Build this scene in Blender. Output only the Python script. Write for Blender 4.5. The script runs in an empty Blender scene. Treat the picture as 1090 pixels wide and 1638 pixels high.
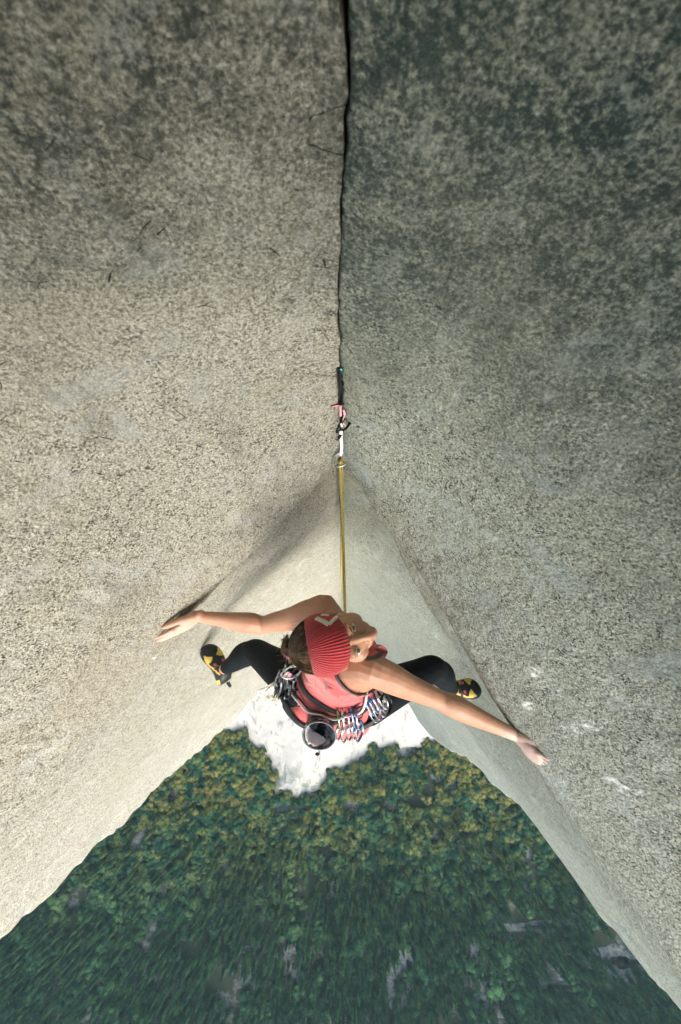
import bpy, bmesh, math, random
import numpy as np
from mathutils import Vector, Matrix, noise
from mathutils.bvhtree import BVHTree
R = math.radians
random.seed(7); rng = np.random.default_rng(7)
scene = bpy.context.scene
COL = scene.collection

# ------------------------------------------------------------------ camera
LENS, TILT = 17.0, 12.0
cam_d = bpy.data.cameras.new("camera")
cam_d.sensor_fit = 'VERTICAL'; cam_d.sensor_height = 36.0; cam_d.sensor_width = 24.0
cam_d.lens = LENS; cam_d.clip_start = 0.02; cam_d.clip_end = 6000
cam_d.dof.use_dof = True; cam_d.dof.focus_distance = 1.55; cam_d.dof.aperture_fstop = 5.6
cam = bpy.data.objects.new("camera", cam_d); COL.objects.link(cam)
cam.location = (0, 0, 0); cam.rotation_euler = (R(TILT), 0, 0)
scene.camera = cam

# ------------------------------------------------------------------ light
SUN_EL, SUN_AZ = 36.0, 158.0      # azimuth measured clockwise from +Y
world = bpy.data.worlds.new("World"); scene.world = world; world.use_nodes = True
wn = world.node_tree.nodes; wl = world.node_tree.links
bg = wn.get('Background') or wn.new('ShaderNodeBackground')
sky = wn.new('ShaderNodeTexSky'); sky.sky_type = 'NISHITA'; sky.sun_disc = False
sky.sun_elevation = R(SUN_EL); sky.sun_rotation = R(SUN_AZ); sky.air_density = 1.0; sky.dust_density = 2.5; sky.ozone_density = 1.0
wl.new(sky.outputs[0], bg.inputs[0]); bg.inputs[1].default_value = 0.14
sun_d = bpy.data.lights.new("sun", 'SUN'); sun_d.energy = .5; sun_d.angle = R(75); sun_d.color = (1.0, 0.96, 0.88)
sun = bpy.data.objects.new("sun", sun_d); COL.objects.link(sun)
sd = Vector((math.sin(R(SUN_AZ)) * math.cos(R(SUN_EL)), math.cos(R(SUN_AZ)) * math.cos(R(SUN_EL)), math.sin(R(SUN_EL))))
sun.rotation_euler = sd.to_track_quat('Z', 'Y').to_euler()
vs = scene.view_settings
vs.view_transform = 'Standard'; vs.look = 'None'; vs.gamma = 1.0; vs.exposure = 1.97
scene.cycles.max_bounces = 6; scene.cycles.diffuse_bounces = 4; scene.cycles.volume_bounces = 1
scene.cycles.volume_step_rate = 4.0

# ------------------------------------------------------------------ measuring helper
TH = R(TILT); FPX = LENS / 36 * 1638
def ray(px, py):
    x = px - 545; y = 819 - py
    yy = y * math.cos(TH) + FPX * math.sin(TH); zz = y * math.sin(TH) - FPX * math.cos(TH)
    return Vector((x, yy, zz))
def P(px, py, d):
    v = ray(px, py); return v * (d / -v.z)
def S(x): x = min(1, max(0, x)); return x * x * (3 - 2 * x)

# ------------------------------------------------------------------ mesh helpers
def tag(o, label=None, cat=None, group=None, kind=None):
    if label: o['label'] = label
    if cat: o['category'] = cat
    if group: o['group'] = group
    if kind: o['kind'] = kind
    return o
def mesh_obj(name, verts, faces, mat=None, parent=None, smooth=True, uvs=None):
    me = bpy.data.meshes.new(name)
    me.from_pydata([tuple(v) for v in verts], [], faces)
    if smooth: me.polygons.foreach_set('use_smooth', [True] * len(me.polygons))
    if uvs is not None:
        l = me.uv_layers.new(name='uv'); idx = np.empty(len(me.loops), dtype=np.int32)
        me.loops.foreach_get('vertex_index', idx); l.data.foreach_set('uv', np.asarray(uvs, dtype=np.float32)[idx].ravel())
    me.update()
    o = bpy.data.objects.new(name, me); COL.objects.link(o)
    if mat: me.materials.append(mat)
    if parent: o.parent = parent
    return o
def empty(name, loc=(0, 0, 0)):
    o = bpy.data.objects.new(name, None); o.location = loc; COL.objects.link(o); o.empty_display_size = .05
    return o
def cr(pts, n):
    """Catmull-Rom through rows of numbers, n samples per span."""
    p = np.asarray(pts, dtype=float); p = np.vstack([2 * p[0] - p[1], p, 2 * p[-1] - p[-2]])
    out = []
    for i in range(1, len(p) - 2):
        for k in range(n):
            t = k / n
            out.append(.5 * (2 * p[i] + (p[i + 1] - p[i - 1]) * t + (2 * p[i - 1] - 5 * p[i] + 4 * p[i + 1] - p[i + 2]) * t * t
                             + (3 * p[i] - p[i - 1] - 3 * p[i + 1] + p[i + 2]) * t ** 3))
    out.append(p[-2]); return np.array(out)
V3c = Vector
class MB:
    def __init__(s): s.v = []; s.f = []
    def add(s, v, f):
        k = len(s.v); s.v += [tuple(a) for a in v]; s.f += [[i + k for i in q] for q in f]
    def tube(s, pts, rad, n=8, spans=4, flat=None, ref=(0, 0, 1), smooth=True, cap=True):
        """swept tube; rad = radius, list of radii, or list of (a, b); flat/ref orient the ellipse's a axis."""
        rr = []
        for i in range(len(pts)):
            r = rad[i] if isinstance(rad, (list, tuple)) else rad
            rr.append(tuple(r) if isinstance(r, (list, tuple)) else (r, r))
        data = np.hstack([np.array([tuple(p) for p in pts], float), np.array(rr, float)])
        if smooth and len(pts) > 2: data = cr(data, spans)
        c = [Vector(d[:3]) for d in data]; m = len(c); rf = Vector(ref)
        rings = []; prev = None
        for i in range(m):
            t = (c[min(m - 1, i + 1)] - c[max(0, i - 1)]).normalized()
            a = rf if prev is None else prev
            a = a - t * a.dot(t)
            if a.length < 1e-4: a = t.orthogonal()
            a.normalize(); b = t.cross(a); prev = a
            rings.append((c[i], t, a, b, max(1e-4, data[i][3]), max(1e-4, data[i][4])))
        full = []
        if cap:
            c0, t, a, b, ra, rb = rings[0]
            for q in (80, 55, 28): q = R(q); full.append((c0 - t * min(ra, rb) * math.sin(q), a, b, ra * math.cos(q), rb * math.cos(q)))
        for c0, t, a, b, ra, rb in rings: full.append((c0, a, b, ra, rb))
        if cap:
            c0, t, a, b, ra, rb = rings[-1]
            for q in (28, 55, 80): q = R(q); full.append((c0 + t * min(ra, rb) * math.sin(q), a, b, ra * math.cos(q), rb * math.cos(q)))
        k = len(s.v)
        for c0, a, b, ra, rb in full:
            for j in range(n):
                w = 2 * math.pi * j / n; s.v.append(tuple(c0 + a * (ra * math.cos(w)) + b * (rb * math.sin(w))))
        for i in range(len(full) - 1):
            for j in range(n):
                s.f.append([k + i * n + j, k + i * n + (j + 1) % n, k + (i + 1) * n + (j + 1) % n, k + (i + 1) * n + j])
        s.f.append([k + j for j in range(n)][::-1]); s.f.append([k + (len(full) - 1) * n + j for j in range(n)])
    def ell(s, c, r, M=None, nu=16, nv=10):
        c = Vector(c); v = []; f = []
        for i in range(nv + 1):
            ph = math.pi * (i + .0) / nv; ph = min(max(ph, .02), math.pi - .02)
            for j in range(nu):
                w = 2 * math.pi * j / nu
                p = Vector((r[0] * math.sin(ph) * math.cos(w), r[1] * math.sin(ph) * math.sin(w), r[2] * math.cos(ph)))
                v.append((M @ p if M else p) + c)
        for i in range(nv):
            for j in range(nu): f.append([i * nu + j, (i + 1) * nu + j, (i + 1) * nu + (j + 1) % nu, i * nu + (j + 1) % nu])
        f.append(list(range(nu))); f.append([nv * nu + j for j in range(nu)][::-1])
        s.add(v, f)
    def box(s, c, h, M=None):
        c = Vector(c); v = []
        for sx in (-1, 1):
            for sy in (-1, 1):
                for sz in (-1, 1):
                    p = Vector((sx * h[0], sy * h[1], sz * h[2])); v.append((M @ p if M else p) + c)
        s.add(v, [[0, 1, 3, 2], [4, 6, 7, 5], [0, 4, 5, 1], [2, 3, 7, 6], [0, 2, 6, 4], [1, 5, 7, 3]])
    def xf(s, M): s.v = [tuple(M @ Vector(p)) for p in s.v]; return s
    def build(s, name, mat, parent=None, smooth=True): return mesh_obj(name, s.v, s.f, mat, parent, smooth)
def bake(o, mods):
    """apply modifiers without bpy.ops"""
    for typ, kw in mods:
        m = o.modifiers.new('m', typ)
        for k, v in kw.items(): setattr(m, k, v)
    dg = bpy.context.evaluated_depsgraph_get(); dg.update()
    me = bpy.data.meshes.new_from_object(o.evaluated_get(dg)); old = o.data
    mats = list(old.materials)
    o.modifiers.clear(); o.data = me
    if not me.materials:
        for m in mats: me.materials.append(m)
    me.polygons.foreach_set('use_smooth', [True] * len(me.polygons)); me.name = o.name
    return o
def frame(X, Y, Z, o=None):
    M = Matrix((X, Y, Z)).transposed()
    if o is None: return M
    M4 = M.to_4x4(); M4.translation = o; return M4

# ------------------------------------------------------------------ materials
class NT:
    def __init__(s, name):
        s.m = bpy.data.materials.new(name); s.m.use_nodes = True; s.t = s.m.node_tree
        s.b = s.t.nodes['Principled BSDF']; s.co = s.t.nodes.new('ShaderNodeTexCoord')
        s.obj = s.t.nodes.new('ShaderNodeNewGeometry').outputs['Position']
    def n(s, typ, **k):
        x = s.t.nodes.new(typ)
        for a, v in k.items(): setattr(x, a, v)
        return x
    def put(s, sock, v):
        if isinstance(v, bpy.types.NodeSocket): s.t.links.new(v, sock)
        elif isinstance(v, (tuple, list)) and len(v) == 3 and sock.type == 'RGBA': sock.default_value = (*v, 1)
        else: sock.default_value = v
    def noise(s, scale, detail=2, rough=.5, vec=None, dist=0):
        x = s.n('ShaderNodeTexNoise'); s.put(x.inputs['Vector'], vec or s.obj); x.inputs['Scale'].default_value = scale
        x.inputs['Detail'].default_value = detail; x.inputs['Roughness'].default_value = rough; x.inputs['Distortion'].default_value = dist
        return x.outputs['Fac']
    def vor(s, scale, feature='F1', out='Distance', vec=None, rnd=1.0):
        x = s.n('ShaderNodeTexVoronoi', feature=feature); s.put(x.inputs['Vector'], vec or s.obj); x.inputs['Scale'].default_value = scale
        x.inputs['Randomness'].default_value = rnd
        return x.outputs[out]
    def ramp(s, fac, stops, interp='LINEAR'):
        x = s.n('ShaderNodeValToRGB'); s.put(x.inputs[0], fac); cr_ = x.color_ramp; cr_.interpolation = interp
        while len(cr_.elements) < len(stops): cr_.elements.new(.5)
        for e, (p, c) in zip(cr_.elements, stops): e.position = p; e.color = (*c, 1) if isinstance(c, (tuple, list)) else (c, c, c, 1)
        return x.outputs[0]
    def mix(s, f, a, b, mode='MIX'):
        x = s.n('ShaderNodeMix', data_type='RGBA', blend_type=mode); s.put(x.inputs[0], f); s.put(x.inputs[6], a); s.put(x.inputs[7], b)
        return x.outputs[2]
    def math(s, op, a, b=0, clamp=False):
        x = s.n('ShaderNodeMath', operation=op, use_clamp=clamp); s.put(x.inputs[0], a); s.put(x.inputs[1], b); return x.outputs[0]
    def mapr(s, v, a, b, c=0, d=1):
        x = s.n('ShaderNodeMapRange'); x.interpolation_type = 'SMOOTHSTEP'
        for i, q in enumerate((v, a, b, c, d)): s.put(x.inputs[i], q)
        return x.outputs[0]
    def sep(s, vec=None):
        x = s.n('ShaderNodeSeparateXYZ'); s.put(x.inputs[0], vec or s.obj); return x.outputs
    def scalev(s, sc, vec=None, loc=(0, 0, 0), rot=(0, 0, 0)):
        x = s.n('ShaderNodeMapping'); s.put(x.inputs[0], vec or s.obj); x.inputs['Scale'].default_value = sc; x.inputs['Location'].default_value = loc
        x.inputs['Rotation'].default_value = rot
        return x.outputs[0]
    def bump(s, h, dist=.001, st=1.0, nrm=None):
        x = s.n('ShaderNodeBump'); x.inputs['Strength'].default_value = st; x.inputs['Distance'].default_value = dist
        s.put(x.inputs['Height'], h)
        if nrm: s.put(x.inputs['Normal'], nrm)
        return x.outputs[0]
    def out(s, col, rough=.6, nrm=None, metal=0, **k):
        s.put(s.b.inputs['Base Color'], col); s.put(s.b.inputs['Roughness'], rough); s.b.inputs['Metallic'].default_value = metal
        if nrm: s.put(s.b.inputs['Normal'], nrm)
        for a, v in k.items(): s.b.inputs[a].default_value = v
        return s.m

def rock_material(name, side):
    t = NT(name); x, y, z = t.sep()
    # grain: pale feldspar ground, grey quartz, black biotite flecks
    wn_ = t.n('ShaderNodeTexNoise'); wn_.inputs['Scale'].default_value = 160; wn_.inputs['Detail'].default_value = 2; t.put(wn_.inputs['Vector'], t.obj)
    ws = t.n('ShaderNodeVectorMath', operation='SCALE'); t.put(ws.inputs[0], wn_.outputs['Color']); ws.inputs['Scale'].default_value = .006
    wa = t.n('ShaderNodeVectorMath', operation='ADD'); t.put(wa.inputs[0], t.obj); t.put(wa.inputs[1], ws.outputs[0]); wv = wa.outputs[0]
    g1 = t.noise(210, 3, .70, vec=wv)
    base = t.ramp(g1, [(.33, (.080, .084, .072)), (.43, (.26, .262, .215)), (.53, (.42, .42, .355)), (.66, (.68, .68, .60))])
    vc = t.vor(260, out='Color', vec=wv); sx = t.sep(vc)
    base = t.mix(t.mapr(sx[1], .55, 1, 0, .45), base, (.56, .53, .45))
    dark = t.mapr(sx[0], .76, .79)
    clump = t.mapr(t.noise(30, 3, .6), .38, .60)
    dark = t.math('MULTIPLY', dark, t.math('ADD', t.math('MULTIPLY', clump, .75), .25))
    dark = t.math('MULTIPLY', dark, t.mapr(z, -.35, -1.2, .45, 1.0))
    base = t.mix(dark, base, (.040, .040, .036))
    g2 = t.noise(70, 4, .7)
    base = t.mix(t.mapr(g2, .55, .68, 0, .45), base, (.15, .14, .115))
    # patches: bluish grey lichen, warm rust, pale worn rock
    big = t.noise(2.3, 4, .6, dist=.8)
    base = t.mix(t.math('MULTIPLY', t.mapr(t.noise(7, 6, .72, dist=.6), .52, .66), .55), base, (.44, .47, .465))
    base = t.mix(t.mapr(big, .45, .75, 0, .40), base, (.31, .285, .21))
    strk = t.noise(9, 5, .7, vec=t.scalev((1, 1, .16)))
    base = t.mix(t.mapr(strk, .52, .72, 0, .38), base, (.16, .16, .14))
    base = t.mix(t.mapr(t.noise(12, 5, .7, vec=t.scalev((1, 1, .3), loc=(3, 1, 2))), .56, .70, 0, .4), base, (.60, .60, .56))
    # paler low in the corner; upper-wall shade painted dark into the colour
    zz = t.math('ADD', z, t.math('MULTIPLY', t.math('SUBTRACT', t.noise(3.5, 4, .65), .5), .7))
    pale = t.mapr(zz, -1.45, -2.2, 0, .10)
    base = t.mix(pale, base, (.60, .60, .56))
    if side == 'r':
        top_shade = t.mapr(zz, -1.22, -.34, 0, .97); shade_col = (.016, .032, .032)
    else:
        top_shade = t.mapr(zz, -.86, -.26, 0, .95); shade_col = (.018, .028, .025)
    shade_break = t.mapr(t.math('ADD', t.math('MULTIPLY', t.noise(120, 4, .75), .62), t.math('MULTIPLY', t.noise(17, 4, .7), .38)), .40, .58, .50, 1)
    base = t.mix(t.math('MULTIPLY', top_shade, shade_break), base, shade_col)
    if side == 'r': base = t.mix(1.0, base, (.90, .97, .955), 'MULTIPLY')
    # short hairline fractures
    dv = t.n('ShaderNodeVectorMath', operation='ADD'); nz = t.n('ShaderNodeTexNoise'); nz.inputs['Scale'].default_value = 14; t.put(nz.inputs['Vector'], t.obj)
    sc = t.n('ShaderNodeVectorMath', operation='SCALE'); t.put(sc.inputs[0], nz.outputs['Color']); sc.inputs['Scale'].default_value = .035
    t.put(dv.inputs[0], t.scalev((1, 1, 2.2))); t.put(dv.inputs[1], sc.outputs[0])
    ed = t.vor(7.5, 'DISTANCE_TO_EDGE', vec=dv.outputs[0])
    crk = t.math('MULTIPLY', t.mapr(ed, .009, .003), t.mapr(t.noise(17, 3, .6), .575 if side == 'l' else .68, .63 if side == 'l' else .74))
    base = t.mix(crk, base, (.03, .028, .025))
    # chalk smears
    if side == 'r': spots = [(862, 1080, .045), (848, 1130, .03), (905, 1165, .05), (893, 1112, .03), (948, 1155, .05), (1000, 1255, .055), (885, 1245, .04), (700, 1020, .03), (795, 1120, .03)]
    else: spots = [(250, 1052, .028)]
    ch = None
    t.chalk = spots
    for px, py, r in spots:
        c = WALLHIT(side, px, py)
        dd = t.n('ShaderNodeVectorMath', operation='SUBTRACT'); t.put(dd.inputs[0], t.obj); dd.inputs[1].default_value = c
        mp = t.scalev((1.6, 1.6, .7), dd.outputs[0]); ln = t.n('ShaderNodeVectorMath', operation='LENGTH'); t.put(ln.inputs[0], mp)
        m = t.mapr(ln.outputs['Value'], r * 1.25, r * .5); ch = m if ch is None else t.math('MAXIMUM', ch, m)
    streak = t.mapr(t.noise(22, 5, .75, vec=t.scalev((1.6, 1.6, .7))), .47, .66)
    base = t.mix(t.math('MULTIPLY', t.math('MULTIPLY', ch, streak), 1.0), base, (.86, .88, .86))
    h = t.math('ADD', t.math('MULTIPLY', t.noise(120, 3, .65), 1.2), t.math('MULTIPLY', t.noise(34, 4, .6), 3.2))
    h = t.math('SUBTRACT', h, t.math('MULTIPLY', crk, 3.0))
    t.b.inputs['Specular IOR Level'].default_value = .25
    return t.out(base, .86, t.bump(h, .0042, 1.0))

# ------------------------------------------------------------------ rock walls
def pchip(xs, ys, q):
    xs = np.asarray(xs, float); ys = np.asarray(ys, float); h = np.diff(xs); d = np.diff(ys) / h
    m = np.zeros_like(ys)
    for i in range(1, len(xs) - 1):
        if d[i - 1] * d[i] > 0:
            w1 = 2 * h[i] + h[i - 1]; w2 = h[i] + 2 * h[i - 1]; m[i] = (w1 + w2) / (w1 / d[i - 1] + w2 / d[i])
    m[0] = d[0]; m[-1] = d[-1]
    i = np.clip(np.searchsorted(xs, q) - 1, 0, len(h) - 1); t = (q - xs[i]) / h[i]
    return ((1 + 2 * t) * (1 - t) ** 2) * ys[i] + t * (1 - t) ** 2 * h[i] * m[i] + t * t * (3 - 2 * t) * ys[i + 1] + t * t * (t - 1) * h[i] * m[i + 1]

# rows: depth below the camera -> plan points from the crack out to the arete
ROWS_L = {-2.2: [(0, -4.2), (-.3, -4.3), (-.7, -3.8), (-1.1, -4.0), (-1.8, -4.4)],  # overhanging top rows: unseen roof added to shade the walls below
          -.74: [(0, -2.0), (-.3, -1.8), (-.7, -1.9), (-1.1, -2.2), (-1.8, -3.4)],
          -.58: [(0, -.2), (-.3, -.25), (-.7, -.3), (-1.1, -.6), (-1.7, -1.6)],
          -.25: [(0, .46), (-.26, .42), (-.62, .30), (-1.05, 0), (-1.65, -1.1)],
          .30: [(0, .5), (-.26, .475), (-.62, .40), (-1.05, .08), (-1.6, -.9)],
          .80: [(0, .5), (-.25, .43), (-.56, .27), (-1.0, -.17), (-1.6, -1.2)],
          1.30: [(0, .5), (-.24, .33), (-.52, .10), (-1.0, -.5), (-1.6, -1.4)],
          1.72: [(0, .5), (-.23, .275), (-.52, .01), (-1.0, -.62), (-1.6, -1.47)],
          2.62: [(0, .5), (-.25, .29), (-.60, -.02), (-1.0, -.60), (-1.6, -1.49)],
          6.0: [(0, .5), (-.28, .27), (-.62, -.06), (-1.0, -.66), (-1.6, -1.49)],
          20: [(0, .6), (-.28, .27), (-.62, -.06), (-1.0, -.66), (-1.6, -1.49)],
          470: [(0, .6), (-.28, .27), (-.62, -.06), (-1.0, -.66), (-1.6, -1.49)]}
ROWS_R = {-2.2: [(0, -4.2), (.3, -4.3), (.7, -3.8), (1.1, -4.0), (1.8, -4.4)],  # right half of the added roof, out of view above the camera
          -.74: [(0, -2.0), (.3, -1.8), (.7, -1.9), (1.1, -2.2), (1.8, -3.5)],
          -.58: [(0, -.2), (.3, -.25), (.7, -.35), (1.1, -.7), (1.7, -1.7)],
          -.25: [(0, .46), (.26, .40), (.60, .16), (.95, -.60), (1.3, -2.4)],  # upper outer rock pushed outward to block light from the right
          .30: [(0, .5), (.26, .45), (.60, .27), (.98, -.30), (1.45, -1.9)],
          .80: [(0, .5), (.25, .385), (.57, .12), (1.0, -.52), (1.55, -1.7)],
          1.25: [(0, .5), (.25, .27), (.55, -.15), (1.0, -.84), (1.6, -1.68)],
          1.62: [(0, .5), (.27, .16), (.56, -.35), (1.0, -1.05), (1.6, -1.81)],
          2.62: [(0, .5), (.29, .19), (.62, -.24), (1.0, -.98), (1.6, -1.81)],
          3.43: [(0, .5), (.29, .19), (.62, -.24), (1.0, -.95), (1.6, -1.79)],
          4.02: [(0, .5), (.29, .19), (.62, -.24), (1.0, -.90), (1.6, -1.67)],
          4.8: [(0, .5), (.29, .19), (.62, -.24), (1.0, -.90), (1.6, -1.68)],
          6.26: [(0, .5), (.29, .19), (.62, -.24), (1.0, -.90), (1.6, -1.76)],
          9.2: [(0, .55), (.29, .19), (.62, -.28), (1.0, -1.0), (1.6, -2.08)],
          20: [(0, .6), (.29, .19), (.62, -.28), (1.0, -1.0), (1.6, -2.05)],
          470: [(0, .6), (.29, .19), (.62, -.28), (1.0, -1.0), (1.6, -2.05)]}
DEPTHS = np.concatenate([np.arange(-2.2, -1.0, .25), np.arange(-1.0, .1, .06), np.arange(.1, 1.3, .011), np.arange(1.3, 2.0, .009), np.arange(2.0, 3.0, .018),
                         np.arange(3.0, 8, .06), np.arange(8, 30, 1.2), np.geomspace(30, 470, 40)])
US = np.concatenate([np.linspace(0, 1, 46)[:-1], np.linspace(1, 3, 110)[:-1], np.linspace(3, 4, 46)])
def crack_x(d):
    return float(pchip([-2.3, 0, .305, .35, .42, .5, .62, .8, .95, 1.2, 1.5, 2, 3, 500], [0.008, .004, .002, .006, .0055, .001, -.003, -.0025, -.001, .001, .0, -.0015, 0, 0], d)) \
        + (.0036 * noise.noise(Vector((3.1, 7.7, d * 11))) + .0026 * noise.noise(Vector((1.1, 2.7, d * 30))) + .0012 * noise.noise(Vector((1.1, 9.7, d * 80))))
def crack_w(d):
    w = float(pchip([-2.3, .25, .4, .6, .9, 1.0, 1.12, 1.3, 1.6, 2, 500], [.010, .0042, .0019, .0013, .0014, .0048, .0040, .0022, .0011, .0008, .0008], d))
    w *= max(.15, 1 + 1.0 * noise.noise(Vector((9, 4, d * 13))) + .8 * noise.noise(Vector((2, 4, d * 47))))
    if d > 1.5: w += .012 * max(0, noise.noise(Vector((5, 5, d * 13))) - .12)
    return w
def build_wall(side):
    rows = ROWS_L if side == 'l' else ROWS_R; sg = -1 if side == 'l' else 1
    dk = sorted(rows); ctrl = np.array([rows[k] for k in dk])          # K x 5 x 2
    nR, nC = len(DEPTHS), len(US)
    grid = np.zeros((nR, nC, 3))
    for j, u in enumerate(US):
        # lip depth as a function of u
        if side == 'l': zl = np.interp(u, [0, .5, 1, 2, 3, 4], [1.50, 1.55, 1.62, 1.735, 1.80, 1.85]); z2 = np.interp(u, [0, 1, 2, 3], [2.4, 2.4, 2.46, 2.5])
        else: zl = np.interp(u, [0, .5, 1, 2, 3, 4], [1.50, 1.54, 1.575, 1.655, 1.70, 1.75]); z2 = np.interp(u, [0, .6, 1, 2, 3], [1.62, 1.86, 2.05, 2.42, 2.6])
        for i, d in enumerate(DEPTHS):
            w = max(0, 1 - abs(d - 1.6) / .9); w = S(w)
            dd = d + (zl - 1.6) * w
            grid[i, j] = (0, 0, dd)
    for i in range(nR):
        # evaluate control rows at every sample depth of this row
        dcol = grid[i, :, 2]
        cp = np.zeros((nC, 5, 2))
        for c in range(5):
            for a in range(2): cp[:, c, a] = pchip(dk, ctrl[:, c, a], dcol)
        for j, u in enumerate(US):
            c = cp[j]; ext = np.vstack([2 * c[0] - c[1], c, 2 * c[-1] - c[-2]]); k = min(3, int(u)); t = u - k
            p0, p1, p2, p3 = ext[k], ext[k + 1], ext[k + 2], ext[k + 3]
            q = .5 * (2 * p1 + (p2 - p0) * t + (2 * p0 - 5 * p1 + 4 * p2 - p3) * t * t + (3 * p1 - p0 - 3 * p2 + p3) * t ** 3)
            grid[i, j, 0], grid[i, j, 1] = q
    # normals (pointing out of the rock, to the open corner)
    du = np.gradient(grid, axis=1); dv = np.gradient(grid, axis=0)
    tang = du[:, :, :2]; ln = np.linalg.norm(tang, axis=2, keepdims=True) + 1e-9; tang = tang / ln
    nx = -sg * (-tang[:, :, 1]) * -1; ny = -sg * tang[:, :, 0] * 1
    N2 = np.stack([tang[:, :, 1] * sg, -tang[:, :, 0] * sg], axis=2)
    for i in range(nR):
        for j, u in enumerate(US):
            d = grid[i, j, 2]; x, y = grid[i, j, 0], grid[i, j, 1]
            if side == 'l':
                zl = np.interp(u, [0, .5, 1, 2, 3, 4], [1.50, 1.55, 1.62, 1.735, 1.80, 1.85])
                A = np.interp(u, [0, .15, .6, 1.2, 1.9, 2.1, 2.35, 3], [.022, .026, .034, .032, .026, .022, .006, .0])
                wid = np.interp(u, [0, 1, 1.7, 2.1], [.09, .05, .020, .015])
                z2, A2 = np.interp(u, [0, 1, 2, 3], [2.4, 2.4, 2.47, 2.5]), np.interp(u, [1.6, 2.0, 2.15, 2.3], [0, .025, .02, 0])
                w2 = .05
            else:
                zl = np.interp(u, [0, .5, 1, 2, 3, 4], [1.50, 1.54, 1.575, 1.655, 1.70, 1.75])
                A = np.interp(u, [0, .15, .6, 1.2, 1.9, 2.25, 2.5, 3], [.022, .040, .070, .070, .062, .045, .008, .0])
                wid = np.interp(u, [0, 1, 1.5, 2.1], [.09, .05, .025, .015])
                z2, A2 = np.interp(u, [0, .6, 1, 2, 3], [1.62, 1.86, 2.05, 2.42, 2.6]), np.interp(u, [0, .3, 1, 2.05, 2.2, 2.5], [0, .05, .095, .065, .02, 0])
                w2 = np.interp(u, [0, 1, 2.1], [.14, .09, .04])
            h = 0
            h -= A * (S((d - zl) / wid) if d < zl + wid else (1 - S((d - zl - wid) / .55)))
            h += A * .35 * min(1, max(0, u - .05) * 2.5) * math.exp(-((d - zl) / .09) ** 2)
            h -= A2 * (S((d - z2) / w2) if d < z2 + w2 else (1 - S((d - z2 - w2) / 1.0)))
            far = S((d - 3) / 6)
            edge = min(1, u * 4)
            pv = Vector((x, y, d))
            h += edge * (.012 * noise.noise(pv * 2.1) + .0035 * noise.noise(pv * 7) + .0016 * noise.noise(pv * 19) + .0010 * noise.noise(pv * 45)) * (1 if d < 2.6 or u < 3 else 1)
            h += far * (.05 * noise.noise(pv * Vector((1, 1, .25)) if False else Vector((x * 1.2, y * 1.2, d * .35))))
            if u > 3.2: h += (u - 3.2) * .045 * noise.noise(Vector((7.7 * sg, 1.3, d * 1.7))) + (u - 3.2) * .03 * noise.noise(Vector((2.7 * sg, 5.3, d * 6))) + (u - 3.2) * .012 * noise.noise(Vector((2.7 * sg, u * 4, d * 17)))
            grid[i, j, 0] += N2[i, j, 0] * h; grid[i, j, 1] += N2[i, j, 1] * h
    cxw = [(crack_x(d), crack_w(d)) for d in DEPTHS]
    V = np.zeros((nR, nC + 7, 3))
    for i, d in enumerate(DEPTHS):
        cx, cw = cxw[i]; yk = grid[i, 0, 1]
        off = cx + sg * cw * (1 + .9 * noise.noise(V3c((6.1 * sg, 3, d * 70))))
        fall = np.clip(1 - US / .35, 0, 1) ** 1.5
        grid[i, :, 0] += off * fall
        # rounded lip into the crack, left flake a little proud
        proud = (.006 if side == 'l' else -.004) * S((2.0 - d) / 1)
        grid[i, :, 1] -= proud * np.clip(1 - US / .12, 0, 1)
        V[i, 3:3 + nC] = grid[i]
        V[i, 2] = (off + sg * -.0002, grid[i, 0, 1] + .006, d); V[i, 1] = (off + sg * .0015, yk + .05, d); V[i, 0] = (cx + sg * -.003, yk + .22, d)
        a = grid[i, -1]
        V[i, 3 + nC] = (a[0] + sg * .06, a[1] + .02, d); V[i, 4 + nC] = (a[0] + sg * 1.0, a[1] + .9, d)
        V[i, 5 + nC] = (a[0] + sg * 12, a[1] + 2.5, d); V[i, 6 + nC] = (a[0] + sg * 90, a[1] + 9, d)
    V[:, 3:3 + nC, 2] = grid[:, :, 2]
    V[:, :, 2] *= -1
    m = nC + 7
    faces = []
    for i in range(nR - 1):
        for j in range(m - 1):
            q = [i * m + j, i * m + j + 1, (i + 1) * m + j + 1, (i + 1) * m + j]
            faces.append(q if side == 'l' else q[::-1])
    return V.reshape(-1, 3), faces
WALL = {}; BVH = {}
for side in 'lr':
    v, f = build_wall(side)
    WALL[side] = (v, f); BVH[side] = BVHTree.FromPolygons([tuple(a) for a in v], f)
def WALLHIT(side, px, py, back=0.0):
    v = ray(px, py).normalized(); h = BVH[side].ray_cast(Vector((0, 0, 0)), v)
    return (h[0] - v * back) if h[0] else P(px, py, 2.0)
for side in 'lr':
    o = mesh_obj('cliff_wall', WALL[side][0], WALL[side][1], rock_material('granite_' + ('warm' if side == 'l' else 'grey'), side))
    tag(o, kind='structure')
    print('wall', side, len(WALL[side][0]))
for n_, (a_, b_) in dict(handL=(285, 1000), tipL=(258, 1024), thumbL=(275, 995), footL=(328, 1035), handR=(850, 1195), tipR=(867, 1222), footR=(768, 1100)).items():
    print(n_, WALLHIT('l' if n_.endswith('L') else 'r', a_, b_))
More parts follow.
